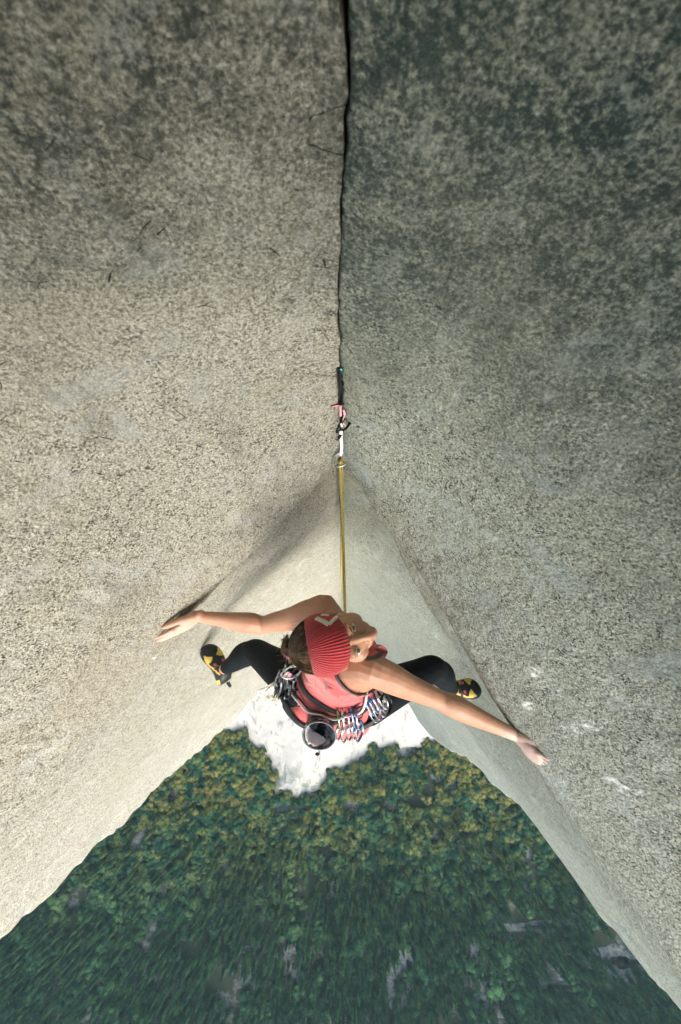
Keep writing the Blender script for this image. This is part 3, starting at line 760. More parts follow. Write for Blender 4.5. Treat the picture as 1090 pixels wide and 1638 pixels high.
c2 = cutter('c', shLc, (.105, .085, .15))
c3 = cutter('c', nk1 - SP * .045 + backS * .0, (.068, .085, .070), MShR)
# trims are a thin ring of the same cloth cut just outside each opening
trims = []
for c, rr in ((shRc, RA),):
    tm_ = tank.data.copy(); tm_.name = 'armhole_trim'; tm_.materials.clear(); tm_.materials.append(TRIM); to = bpy.data.objects.new('armhole_trim', tm_); COL.objects.link(to); to.parent = tank
    co_ = np.empty(len(tm_.vertices) * 3); tm_.vertices.foreach_get('co', co_); no_ = np.empty(len(tm_.vertices) * 3); tm_.vertex_normals.foreach_get('vector', no_); tm_.vertices.foreach_set('co', co_ + no_ * .0022); tm_.update()
    big = cutter('c', c, tuple(q + .0028 for q in rr), MA); sm = cutter('c', c, tuple(q - .001 for q in rr), MA)
    boolean(to, [big], 'INTERSECT'); boolean(to, [sm]); 
    for q in (big, sm): bpy.data.objects.remove(q)
    trims.append(to)
boolean(tank, [c1, c2, c3])
for q in (c1, c2, c3): bpy.data.objects.remove(q)
sb = MB(); sb.tube([P(558, 1062, 1.455), P(570, 1055, 1.44), P(585, 1045, 1.435), P(603, 1034, 1.45), P(613, 1041, 1.49), P(612, 1050, 1.55)], [(.012, .005), (.013, .005), (.015, .005), (.016, .006), (.014, .006), (.010, .006)], n=14, ref=(.4, .5, -.8)); sb.build('shoulder_strap', RED, tank)
tg = MB(); 
for s, h, k, a in ((-1, J['hipL'], J['knL'], anL), (1, J['hipR'], J['knR'], anR)):
    leg(tg, h, k, a, .001); tg.ell(tp(1.02, 90 - s * 42, -.058), (.081, .081, .083))
torso_mesh(tg, .003, .78, 1.22)
tights = tg.build('tights', BLK, PR)
bake(tights, [('REMESH', dict(mode='VOXEL', voxel_size=.004)), ('SMOOTH', dict(factor=.5, iterations=4))])
# pale stitched seams along the thighs
sm = MB()
for h, k, a, s in ((J['hipL'], J['knL'], anL, 1), (J['hipR'], J['knR'], anR, 1)):
    up = V3((0, -.25, 1)).normalized(); pts = []
    for q, rr in ((.35, .0805), (.5, .0750), (.65, .0675), (.8, .061)): pts.append(h + (k - h) * q + up * rr)
    sm.tube(pts, .0011, n=5)
sm.build('seam', TRIM, tights)
# ---- face details
EYW = simple('eye_white', (.78, .75, .72), .2); EYI = simple('iris', (.10, .075, .045), .15); HAIRM = None
for s in (-1, 1):
    e = MB(); c = V3((s * .030, .0735, .0012)); e.ell(c + V3((0, .0015, 0)), (.0140, .0125, .0088), nu=18, nv=12); e.xf(HM); eo = e.build('eye', EYW, PR)
    i = MB(); i.ell(c + V3((s * -.0005, .0118, .0032)), (.0062, .0030, .0060), nu=14, nv=10); i.xf(HM); i.build('iris', EYI, eo)
ht = NT('brown_hair'); hc = ht.ramp(ht.noise(40, 3, .6), [(.3, (.045, .030, .018)), (.5, (.14, .092, .052)), (.7, (.33, .22, .12))])
HAIRM = ht.out(hc, .5)
for s in (-1, 1):
    b = MB(); b.tube([(s * .014, .0905, .018), (s * .028, .0915, .0235), (s * .046, .0765, .018)], [(.0008, .0022), (.0010, .0028), (.0006, .0012)], n=6, ref=(0, 1, 0)); b.xf(HM); b.build('eyebrow', HAIRM, PR)
lp = MB(); lp.tube([(-.019, .0875, -.061), (0, .0968, -.0575), (.019, .0875, -.061)], [.0022, .0052, .0022], n=8); lp.tube([(-.017, .0855, -.067), (0, .0948, -.0685), (.017, .0855, -.067)], [.0022, .0058, .0022], n=8); lp.v = [(x, y - .0015, z * .88) for x, y, z in lp.v]; lp.xf(HM)
lp.build('lips', simple('lips', (.50, .22, .18), .45), PR)
for s in (-1, 1):
    b = MB(); b.tube([(s * .016, .0835, .0050), (s * .030, .0875, .0092), (s * .045, .0785, .0045)], .0007, n=6); b.xf(HM); b.build('eyelash', HAIRM, PR)
# ---- headband
HC = V3((0, -.010, .035)); HRAD = V3((.073, .092, .079))
def skull(th_, ph, off):  # th_ around the up axis, ph from the top
    return V3(((HRAD.x + off) * math.sin(ph) * math.sin(th_), (HRAD.y + off) * math.sin(ph) * math.cos(th_), (HRAD.z + off) * math.cos(ph))) + HC
def rim_ph(ca):
    b = -.0653 * ca; return math.atan2(b, .0553) + math.acos(min(1, .0354 / math.hypot(.0553, b)))
def band_pt(a, q, off):
    """a: angle round the head (0 = brow), q: 0 lower rim .. 1 upper rim"""
    ca = math.cos(a); k_ = ((1 - ca) / 2); lo = 1.58 + .92 * k_; hi = rim_ph(ca)
    ph = lo + (hi - lo) * q; return skull(a, ph, off)
bd = MB(); n, m = 120, 26; V = []; Fc = []
for lay in (0, 1):
    for i in range(n):
        for j in range(m + 1):
            q = j / m; a = 2 * math.pi * i / n
            o = (.0095 + .002 * math.sin(math.pi * q) + .0012 * noise.noise(V3((a * 3, q * 5, 0)))) if lay == 0 else .001
            if j in (0, m) and lay == 0: o -= .003
            V.append(band_pt(a, q, o))
for i in range(n):
    i2 = (i + 1) % n
    for j in range(m):
        Fc.append([i * (m + 1) + j, i2 * (m + 1) + j, i2 * (m + 1) + j + 1, i * (m + 1) + j + 1]); k = n * (m + 1)
        Fc.append([k + i * (m + 1) + j + 1, k + i2 * (m + 1) + j + 1, k + i2 * (m + 1) + j, k + i * (m + 1) + j])
    k = n * (m + 1)
    Fc.append([i * (m + 1), k + i * (m + 1), k + i2 * (m + 1), i2 * (m + 1)]); Fc.append([i2 * (m + 1) + m, k + i2 * (m + 1) + m, k + i * (m + 1) + m, i * (m + 1) + m])
uv = [(abs((v_ // (m + 1)) % n / n - .5) * 2 + .0, (v_ % (m + 1)) / m) for v_ in range(len(V))]
kn = NT('red_knit'); u = kn.co.outputs['UV']
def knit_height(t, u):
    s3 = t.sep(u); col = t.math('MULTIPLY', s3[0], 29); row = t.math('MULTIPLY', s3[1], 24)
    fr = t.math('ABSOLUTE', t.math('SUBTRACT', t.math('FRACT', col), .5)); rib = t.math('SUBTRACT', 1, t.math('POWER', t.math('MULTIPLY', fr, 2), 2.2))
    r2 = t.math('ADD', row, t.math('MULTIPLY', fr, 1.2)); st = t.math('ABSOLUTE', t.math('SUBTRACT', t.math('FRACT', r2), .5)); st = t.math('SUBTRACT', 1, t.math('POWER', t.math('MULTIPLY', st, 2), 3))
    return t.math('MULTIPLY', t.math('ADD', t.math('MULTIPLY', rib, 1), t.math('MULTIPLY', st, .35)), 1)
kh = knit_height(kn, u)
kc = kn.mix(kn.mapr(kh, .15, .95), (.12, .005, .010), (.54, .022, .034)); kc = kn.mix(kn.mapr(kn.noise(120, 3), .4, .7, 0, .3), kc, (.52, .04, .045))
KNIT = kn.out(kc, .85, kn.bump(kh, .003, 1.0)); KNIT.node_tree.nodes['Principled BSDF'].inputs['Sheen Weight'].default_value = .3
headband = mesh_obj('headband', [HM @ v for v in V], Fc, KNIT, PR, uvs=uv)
# white knitted emblem, three bars; drawn as stepped stitches on the band
def emblem(mb, polys, off=.0125):
    for poly in polys:
        (x0, y0), (x1, y1), w = poly; nseg = 10
        for i in range(nseg):
            t0 = i / nseg; t1 = (i + 1) / nseg; st = .0011 * ((i % 2) - .5)
            q = []
            for t_, e in ((t0, -1), (t1, -1), (t1, 1), (t0, 1)):
                a = x0 + (x1 - x0) * t_; y_ = y0 + (y1 - y0) * t_; L_ = math.hypot((x1 - x0) * .09, (y1 - y0) * .1); px = -(y1 - y0) * .1 / L_; py = (x1 - x0) * .09 / L_
                q.append((a + e * px * (w + st) / .09, y_ + e * py * (w + st) / .1))
            lo = [HM @ band_pt(a, b, off - .004) for a, b in q]; hi = [HM @ band_pt(a, b, off) for a, b in q]
            mb.add(lo + hi, [[4, 5, 6, 7], [0, 3, 2, 1], [0, 1, 5, 4], [1, 2, 6, 5], [2, 3, 7, 6], [3, 0, 4, 7]])
def band_uv(px, py):
    v = ray(px, py).normalized(); best = None
    for i in range(160):
        for j in range(41):
            a = -math.pi + 2 * math.pi * i / 160; p = HM @ band_pt(a, j / 40, .0115); 
            if (HR @ (band_pt(a, j / 40, .0115) - HC)).dot(v) > 0: continue
            e = (p - v * p.dot(v)).length
            if best is None or e < best[0]: best = (e, a, j / 40)
    return best[1], best[2]
em = MB(); A_ = band_uv(505, 989); B_ = band_uv(527, 999); C_ = band_uv(541, 985.5); D_ = band_uv(514, 983.5); E_ = band_uv(526, 984)
print('emblem', A_, B_, C_, D_, E_)
emblem(em, [(A_, B_, .0056), (B_, C_, .0052), (D_, E_, .0048)])
em.build('emblem', simple('white_yarn', (.80, .76, .70), .8, bumpscale=600), headband)
# ---- hair: cap and combed strands gathered at the back
hair = MB(); n, m = 40, 20; V = []; Fc = []
for i in range(m + 1):
    for j in range(n):
        a = 2 * math.pi * j / n; ph = .02 + (min(2.5, rim_ph(math.cos(a)) + .25) - .02) * i / m; 
        V.append(skull(a, ph, .0035 + .002 * noise.noise(V3((a * 4, ph * 2, 0)))))
for i in range(m):
    for j in range(n): Fc.append([i * n + j, i * n + (j + 1) % n, (i + 1) * n + (j + 1) % n, (i + 1) * n + j])
hair.add(V, Fc)
TIE = skull(math.pi - .10, .80, .010); r_ = random.Random(3)
def surf_push(p, off):
    d = p - HC; k = math.sqrt((d.x / (HRAD.x + off)) ** 2 + (d.y / (HRAD.y + off)) ** 2 + (d.z / (HRAD.z + off)) ** 2); return HC + d / k
for i in range(1500):
    a = r_.uniform(-math.pi, math.pi); ph = rim_ph(math.cos(a)) + r_.uniform(-.5, .15)
    s0 = skull(a, ph, .004); pts = []
    lift = r_.uniform(.004, .0085)
    for k in range(6):
        q = k / 5; p = s0.lerp(TIE, q); p = surf_push(p, lift + .004 * q) if q < .99 else TIE + V3((r_.uniform(-.005, .005), r_.uniform(-.005, .005), r_.uniform(-.004, .006)))
        pts.append(p + V3((r_.uniform(-1, 1), r_.uniform(-1, 1), r_.uniform(-1, 1))) * .0012)
    hair.tube(pts, r_.uniform(.0004, .0010), n=3, spans=2, cap=False)
hair.xf(HM)
# ponytail falls back and down over the shoulder side
T0 = HM @ TIE; tails = [P(462, 1030, 1.42), P(470, 1052, 1.47), P(480, 1058, 1.50)]
for i in range(900):
    e = P(r_.gauss(474, 6), r_.gauss(1050, 6), r_.uniform(1.44, 1.52)); o = P(r_.gauss(458, 2.5), r_.gauss(1030, 5), r_.uniform(1.37, 1.41))
    j_ = V3((r_.gauss(0, .003), r_.gauss(0, .003), r_.gauss(0, .003)))
    if i % 5 == 0: e = P(r_.gauss(497, 5), r_.gauss(1064, 4), r_.uniform(1.44, 1.5)); o = P(478, 1052, 1.40)
    hair.tube([T0 + j_, T0.lerp(o, .5) + j_ * 2 + V3((0, 0, .012)), o, o.lerp(e, .6) + j_ * 2, e], [.0008, .0009, .0009, .0007, .0003], n=3, spans=3, cap=False)
for i in range(46):   # flyaway wisps
    s0 = HM @ skull(r_.uniform(2.0, 4.2), r_.uniform(.6, 1.7), .006); e = s0 + V3((r_.uniform(-.04, .01), r_.uniform(-.05, .03), r_.uniform(-.05, .03)))
    hair.tube([s0, s0.lerp(e, .5) + V3((r_.uniform(-.01, .01), r_.uniform(-.01, .01), .012)), e], .00035, n=3, spans=4, cap=False)
ho_ = hair.build('hair', HAIRM, PR)
tie = MB(); tdir = (P(458, 1027, 1.38) - T0).normalized()
tie.tube([T0 - tdir * .003, T0 + tdir * .005, T0 + tdir * .012], [.0125, .0145, .012], n=14); tie.build('hair_tie', simple('pink_tie', (.62, .12, .30), .6), ho_)
# ---- climbing shoes
RUB = simple('shoe_rubber', (.014, .020, .024), .5, bumpscale=200); YEL = simple('shoe_yellow', (.72, .56, .12), .55, bumpscale=300); PNK = simple('pink_patch', (.55, .10, .22), .5)
def shoe(an, toe, sole_n, side):
    d = (toe - an).normalized(); up = -sole_n; up = (up - d * up.dot(d)).normalized(); ac = d.cross(up).normalized()
    L_ = .215; heel = toe - d * L_
    # sections from heel to toe: pos, half width, height bottom, height top
    sec = [(.00, .012, .006, .030), (.03, .028, .0, .056), (.14, .034, -.002, .086), (.28, .034, .004, .094), (.42, .035, .010, .075), (.58, .040, .006, .060), (.74, .044, .002, .048), (.88, .038, -.002, .036), (.97, .022, .0, .026), (1.0, .008, .006, .018)]
    sec = [(q, w * 1.18, b - .004, t * 1.1) for q, w, b, t in sec]; sd_ = cr(sec, 14); N = 56; V = []; Fc = []
    for q, w, b, t in sd_:
        c = heel + d * (q * L_) + up * ((b + t) / 2) + ac * (.006 * math.sin(q * 3.1) * side)
        for j in range(N):
            a = 2 * math.pi * j / N; ca, sa = math.cos(a), math.sin(a); e = 2.5; k = (abs(ca) ** e + abs(sa) ** e) ** (-1 / e)
            V.append(c + ac * (w * ca * k) + up * ((t - b) / 2 * sa * k))
    rows_ = len(sd_)
    for i in range(rows_ - 1):
        for j in range(N): Fc.append([i * N + j, i * N + (j + 1) % N, (i + 1) * N + (j + 1) % N, (i + 1) * N + j])
    Fc.append(list(range(N))[::-1]); Fc.append([(rows_ - 1) * N + j for j in range(N)])
    so = mesh_obj('climbing_shoe', V, Fc, RUB, PR)
    def patch(name, mat, cond, off=.0022, parent=None):
        fs = []; cen = {}
        for i in range(rows_ - 1):
            for j in range(N):
                q = sd_[i][0]; a = (360 * (j + .5) / N) % 360
                if cond(q, a): fs.append([i * N + j, i * N + (j + 1) % N, (i + 1) * N + (j + 1) % N, (i + 1) * N + j])
        if parent is None and any((f[0] % N) >= N // 4 and (f[0] % N) < N * 3 // 4 for f in fs) and any((f[0] % N) < N // 4 or (f[0] % N) >= N * 3 // 4 for f in fs):
            for hf in (True, False): patch(name, mat, lambda q, a: cond(q, a) and ((90 <= a < 270) == hf), off, so)
            return
        if not fs: return
        used = sorted(set(k for f in fs for k in f)); mp = {k: n_ for n_, k in enumerate(used)}; vs_ = []
        for k in used:
            i = k // N; c = sum((V[i * N + j] for j in range(N)), V3()) / N; vs_.append(V[k] + (V[k] - c).normalized() * off)
        nb = len(vs_); vs_ += [V[k] for k in used]
        fc = [[mp[k] for k in f] for f in fs] 
        edges = {}
        for f in fc:
            for x, y in zip(f, f[1:] + f[:1]): edges[(x, y)] = 1
        for (x, y) in list(edges):
            if (y, x) not in edges: fc.append([y, x, x + nb, y + nb])
        return mesh_obj(name, vs_, fc, mat, parent or so, smooth=False)
    def panel(q, a):
        a = a if a < 90 else 180 - a
        return (.60 < q < .80 and 20 + (q - .6) * 110 < a < 62 + 14 * math.sin(q * 30)) or (.26 < q <= .62 and abs(a - 36 - 10 * math.sin(q * 8)) < 7) or (.40 < q < .46 and 36 < a < 78)
    patch('side_panel', YEL, panel)
    patch('heel_strap', YEL, lambda q, a: .05 < q < .16 and (a < 30 or a > 340 or 150 < a < 200))
    patch('badge', PNK, lambda q, a: min(((q - .50) / .035) ** 2 + ((a - 62) / 8) ** 2, ((q - .50) / .035) ** 2 + ((a - 118) / 8) ** 2) < 1, .004)
    cl = MB(); b_ = heel + d * (.40 * L_) + up * .076
    cl.tube([b_ - ac * .034 - up * .02, b_ - ac * .02 + up * .004, b_ + ac * .02 + up * .006, b_ + ac * .036 - up * .018], [(.012, .003)] * 4, n=8, ref=d); cl.build('closure_strap', DGREY, so)
    pl = MB(); hb_ = heel + up * .055; pl.tube([hb_, hb_ - d * .022 + up * .010, hb_ - d * .024 + up * .022, hb_ + up * .026], [(.006, .0015)] * 4, n=6, ref=ac); pl.build('pull_loop', DGREY, so)
    return so
toeL = hit('l', 327, 1033, .022); toeR = hit('r', 768, 1103, .02)
print('toes', toeL, toeR, 'ankles', anL, anR)
nfL = wall_normal('l', 328, 1050); nfR = wall_normal('r', 768, 1100)
def heel_for(an, toe, n): return an
shoe(P(355, 1087, 2.62), toeL, -V3((.62, -.1, .75)).normalized(), 1)
shoe(P(722, 1110, 2.60), toeR, -V3((-.35, .30, .80)).normalized(), -1)
# ---- harness
harness = MB(); band(harness, .715, .755, 0, 360, .012, n=80, m=7, thick=.006, tf=lambda a: -.04 * math.sin(R(a)) + .0); hr = harness.build('harness', DGREY, PR)
dg_ = bpy.context.evaluated_depsgraph_get(); dg_.update()
SURF = [BVHTree.FromObject(tank, dg_), BVHTree.FromObject(tights, dg_)]
def on_shirt(px, py, off=.004, dflt=1.9):
    v = ray(px, py).normalized(); best = None
    for b_ in SURF:
        h = b_.ray_cast(V3((0, 0, 0)), v)
        if h[0] and (best is None or h[3] < best[2]): best = (h[0], h[1] if h[1].dot(v) < 0 else -h[1], h[3])
    if best is None: return P(px, py, dflt), V3((0, -.5, .86))
    return best[0] + best[1] * off, best[1]
def strap(name, path, w, mat, parent, off=.005, th=.0022, dflt=1.9, rnd=False):
    pts = [on_shirt(x, y, off, dflt) for x, y in path]; m = MB(); pp = [p for p, _ in pts]
    for i in range(1, len(pp) - 1): pp[i] = pp[i] * .6 + (pp[i - 1] + pp[i + 1]) * .2
    if rnd: m.tube(pp, w, n=8, spans=5)
    else:
        V = []; Fc = []; d3 = cr([tuple(p) + tuple(n) for p, n in zip(pp, [n for _, n in pts])], 6); m_ = 6
        for i in range(len(d3)):
            p = V3(d3[i][:3]); n_ = V3(d3[i][3:]).normalized(); t_ = (V3(d3[min(len(d3) - 1, i + 1)][:3]) - V3(d3[max(0, i - 1)][:3])).normalized(); a_ = t_.cross(n_).normalized()
            for j in range(m_): q = j / (m_ - 1) * 2 - 1; V.append(p + a_ * (w * q) - n_ * (abs(q) ** 2 * w * .35) + n_ * th)
        for i in range(len(d3) - 1):
            for j in range(m_ - 1): Fc.append([i * m_ + j, (i + 1) * m_ + j, (i + 1) * m_ + j + 1, i * m_ + j + 1])
        m.add(V, Fc)
    o = m.build(name, mat, parent)
    if not rnd: bake(o, [('SOLIDIFY', dict(thickness=th * 1.6, offset=0))])
    return o
strap('leg_loop', [(447, 1098), (450, 1112), (455, 1126), (463, 1140), (475, 1152), (488, 1160), (500, 1164)], .0125, DGREY, hr, off=.010)
strap('leg_loop', [(618, 1108), (617, 1122), (610, 1138), (599, 1150), (586, 1159), (574, 1163), (560, 1164)], .0120, DGREY, hr, off=.010)
strap('riser_strap', [(478, 1110), (488, 1122), (498, 1134), (506, 1144)], .005, DGREY, hr, off=.009)
strap('riser_strap', [(576, 1124), (562, 1136), (548, 1145), (533, 1154)], .0105, DGREY, hr, off=.010)
def on_torso(mb, path, r, **k): mb.tube([tp(t, a, o) for t, a, o in path], r, **k)
strap('gear_loop', [(461, 1100), (463, 1113), (471, 1123), (481, 1128), (487, 1125)], .0022, DGREY, hr, off=.016, rnd=True)
strap('gear_loop', [(576, 1130), (578, 1140), (570, 1147), (556, 1146), (546, 1141)], .0022, DGREY, hr, off=.016, rnd=True)
strap('gear_loop', [(588, 1116), (590, 1128), (598, 1134), (608, 1126), (610, 1112)], .0022, DGREY, hr, off=.020, rnd=True)
CORD = [(463, 1072), (464, 1086), (469, 1098), (476, 1108), (484, 1116), (490, 1121), (495, 1128), (502, 1133), (512, 1133), (521, 1133), (529, 1138), (537, 1141), (546, 1139), (553, 1134), (559, 1131.5), (566, 1133), (572, 1129), (577, 1121), (580, 1113), (586, 1106)]
co = strap('waist_cord', CORD, .0036, WHITE, None, off=.026, rnd=True); tag(co, 'thin white cord tied round the climber\'s waist, wavy over her black harness belt', 'cord')
cb = strap('dark_edge', [(x + .8, y - 4.0) for x, y in CORD], .0024, DGREY, co, off=.024, rnd=True)

# ------------------------------------------------------------------ hardware
def metal(name, col, rough=.28): return simple(name, col, rough, metal=.9, bumpscale=150, bdist=.0002)
SIL = metal('silver_alloy', (.62, .65, .68)); DUL = metal('dull_steel', (.22, .24, .26), .4); BLU = metal('blue_anodised', (.16, .30, .55)); PUR = metal('violet_anodised', (.42, .38, .62)); BKM = metal('black_anodised', (.03, .035, .045)); GRN = metal('green_anodised', (.25, .42, .20))
PKM = metal('pink_anodised', (.75, .25, .35)); TEALM = metal('teal_anodised', (.10, .35, .38))
def carabiner_parts(L=.098, W=.056):
    b = MB(); w = W / 2
    pts = [(-w * .75, L * .30), (-w * .92, 0), (-w * .80, -L * .30), (-w * .35, -L * .47), (w * .2, -L * .49), (w * .75, -L * .42), (w * .92, -L * .28)]
    b.tube([(x, 0, y) for x, y in pts], [(.0044, .0034)] * len(pts), n=10, spans=4, ref=(0, 1, 0))
    pts = [(-w * .75, L * .30), (-w * .45, L * .45), (w * .05, L * .49), (w * .50, L * .44), (w * .82, L * .30)]
    b.tube([(x, 0, y) for x, y in pts], [(.0044, .0034)] * len(pts), n=10, spans=4, ref=(0, 1, 0))
    g = MB(); g.tube([(w * .82, 0, L * .31), (w * .98, .002, 0), (w * .92, 0, -L * .29)], .0016, n=6); g.tube([(w * .82, 0, L * .31), (w * .98, -.002, 0), (w * .92, 0, -L * .29)], .0016, n=6)
    return b, g
cbm, cgm = carabiner_parts(); CME = bpy.data.meshes.new('carabiner'); CME.from_pydata(cbm.v, [], cbm.f); CME.polygons.foreach_set('use_smooth', [True] * len(CME.polygons))
def carabiner(p0, p1, mat, label, group, facing=None, name='carabiner', parent=None):
    """hangs from p0 down to p1"""
    z = (p0 - p1).normalized(); y = (facing or V3((0, -.5, 1))); y = (y - z * y.dot(z)).normalized(); x = y.cross(z)
    M = frame(x, y, z, (p0 + p1) / 2); me = CME.copy(); me.materials.clear(); me.materials.append(mat)
    o = bpy.data.objects.new(name, me); COL.objects.link(o); o.matrix_world = M @ Matrix.Diagonal((1, 1, (p0 - p1).length / .094, 1))
    g = bpy.data.objects.new('gate', None)
    gm = bpy.data.meshes.new('gate'); gm.from_pydata(cgm.v, [], cgm.f); gm.materials.append(SIL); g = bpy.data.objects.new('gate', gm); COL.objects.link(g); g.parent = o
    if label: tag(o, label, 'carabiner', group)
    if parent: o.parent = parent
    return o
PB = lambda px, py, d=1.93: P(px, py, d)
def draw(px0, py0, px1, py1, d0, d1, m1, m2, slm, lab, grp):
    """a quickdraw: two carabiners joined by a sewn sling, one thing"""
    a = PB(px0, py0, d0); b = PB(px1, py1, d1); dr = (b - a)
    r = empty('quickdraw', a); tag(r, lab, 'quickdraw', grp); inv = Matrix.Translation(-a)
    c1_ = carabiner(a, a + dr.normalized() * .088, m1, None, None, facing=V3((1, .35, .25))); c2_ = carabiner(b - dr.normalized() * .085, b, m2, None, None, facing=V3((.9, -.1, .6)))
    for c in (c1_, c2_): c.matrix_world = inv @ c.matrix_world; c.parent = r
    s_ = MB(); dn_ = dr.normalized(); s_.tube([dn_ * .078, dr * .5 , dr - dn_ * .072], [(.0065, .0022)] * 3, n=8, ref=(1, 0, 0)); s_.build('sling', slm, r)
GA, GB = 'quickdraws on the back gear loop', 'quickdraws on the right side gear loop'
BLS = simple('blue_tape', (.10, .20, .50), .6); PKS = simple('pink_tape', (.75, .30, .40), .6); GRS = simple('olive_tape', (.25, .28, .12), .6); LBS = simple('pale_blue_tape', (.42, .55, .75), .6)
draw(541, 1141, 545, 1176, 1.735, 1.86, GRN, SIL, GRS, 'olive green quickdraw beside the chalk bag, nearest the bag in its cluster', GA)
draw(548, 1139, 554, 1181, 1.73, 1.86, SIL, SIL, PKS, 'silver quickdraw with a pink sling, second from the chalk bag', GA)
draw(556, 1136, 563, 1177, 1.725, 1.86, PKM, SIL, CREAM, 'pink and silver quickdraw in the middle of the cluster behind the climber', GA)
draw(562, 1133, 571, 1175, 1.72, 1.85, BLU, SIL, BLS, 'deep blue quickdraw hanging between the pink one and the pale blue one', GA)
draw(569, 1136, 577, 1179, 1.72, 1.84, PUR, BLU, LBS, 'pale blue quickdraw farthest from the chalk bag in its cluster', GA)
draw(584, 1118, 607, 1146, 1.66, 1.77, BLU, SIL, LBS, 'blue quickdraw on the right hip, closest to the climber\'s back', GB)
draw(589, 1114, 613, 1142, 1.65, 1.76, BLU, PUR, BLS, 'bright blue quickdraw in the middle of the right hip bunch', GB)
draw(595, 1110, 619, 1137, 1.65, 1.76, PUR, SIL, LBS, 'violet quickdraw with silver end on the right hip, nearest her thigh', GB)
draw(602, 1108, 625, 1133, 1.66, 1.76, SIL, BKM, CREAM, 'silver and black quickdraw outermost on the right hip, under the arm', GB)
# camming units at the left hip
def cam_unit(a, b, lab, colr, slm, grp, bend=V3((0, 0, 0)), nm='camming_device'):
    r = empty(nm, a); tag(r, lab, 'camming device', grp); d = (b - a); L_ = d.length; dn = d.normalized(); sd_ = dn.cross(V3((0, -.3, 1))).normalized(); up = sd_.cross(dn)
    s_ = MB(); s_.tube([V3(), d * .35 + bend, d * .7 + bend, d], .0036, n=8); s_.build('stem', SIL, r)
    t_ = MB(); t_.tube([d * .45 + bend - sd_ * .018, d * .45 + bend + sd_ * .018], [.0045, .0045], n=8, smooth=False); t_.build('trigger', colr, r)
    for q in (-1, 1):
        for e in (0, 1):
            lb = MB(); c = d * 1.0 + dn * .004 + up * 0 + sd_ * (.004 + .009 * e) * q
            V = []; n = 18
            for side_ in (-.0025, .0025):
                for i in range(n): 
                    a_ = math.pi * 2 * i / n; rr = .009 + .010 * (1 - abs(((a_ / math.pi) + .2 * q) % 2 - 1)); V.append(c + dn * rr * math.cos(a_) + up * rr * math.sin(a_) * (1 if e else -1) + sd_ * side_)
            Fc = [[i, (i + 1) % n, n + (i + 1) % n, n + i] for i in range(n)] + [list(range(n))[::-1], [n + i for i in range(n)]]
            lb.add(V, Fc); lb.build('lobe', colr, r)
    sl = MB(); sl.tube([V3() + sd_ * .004, -d * .12 + sd_ * .008, -d * .34, -d * .12 - sd_ * .008, V3() - sd_ * .004], [(.005, .0012)] * 5, n=6, ref=sd_); sl.build('sling', slm, r)
    return r
GC = 'camming devices on the left hip'
cam_unit(P(458, 1085, 1.80), P(446, 1111, 1.90), 'black camming device hanging outermost at the left hip over the tights', BKM, CREAM, GC)
cam_unit(P(464, 1087, 1.80), P(462, 1113, 1.90), 'silver camming device with red sling between the two black ones', DUL, PKS, GC)
cam_unit(P(470, 1090, 1.80), P(466, 1116, 1.92), 'dark camming device closest to the red shirt at the left hip', BKM, DGREY, GC)
for a, b, m_, lb in (((452, 1077), (447, 1100), BKM, 'black carabiner at the left hip, highest of its bunch'), ((459, 1074), (453, 1097), DUL, 'silver carabiner at the left hip, half behind the black one'), ((463, 1089), (458, 1113), BKM, 'black carabiner hanging lowest at the left hip beside the leg loop'),
                     ((449, 1086), (442, 1106), DUL, 'silver carabiner hanging at the left hip above the cream slings')):
    carabiner(PB(*a, 1.80), PB(*b, 1.88), m_, lb, 'carabiners on the left hip', facing=V3((-.6, .2, .8)))
# cream slings bunched under the left hip, and the tool hanging in them
sl = MB(); r_ = random.Random(5)
for i in range(7):
    a = P(450 + r_.uniform(-3, 3), 1090 + r_.uniform(-4, 4), 1.90); c = P(430 + r_.uniform(-8, 8), 1104 + r_.uniform(-8, 6), 2.0); e = P(446 + r_.uniform(-4, 4), 1112 + r_.uniform(-5, 5), 2.0)
    sl.tube([a, a.lerp(c, .6) + V3((0, .01, .01)), c, c.lerp(e, .5) + V3((0, -.02, 0)), e, a.lerp(e, .5), a], [(.008, .0016)] * 7, n=6, spans=4, ref=(1, 0, 0))
tag(sl.build('sling', CREAM), 'cream fabric slings bunched under the climber\'s left hip', 'sling')
nt = empty('nut_tool', P(416, 1103, 1.97)); tag(nt, 'thin grey metal nut tool sticking out left from the cream slings', 'nut tool')
q = MB(); q.tube([V3(), P(449, 1093, 1.90) - nt.location], [(.004, .0018), (.005, .0018)], n=8, smooth=False); q.build('shaft', SIL, nt); q = MB(); q.tube([V3((-.004, 0, 0)), V3((-.006, -.012, -.003)), V3((.002, -.015, -.003))], .002, n=6); q.build('hook', SIL, nt)
# grey bar across the belt at the left (a belay carabiner)
carabiner(P(478, 1066, 1.72), P(457, 1084, 1.78), SIL, 'long silver carabiner lying slanted across the left end of the belt', None, facing=V3((0, -1, .6)))
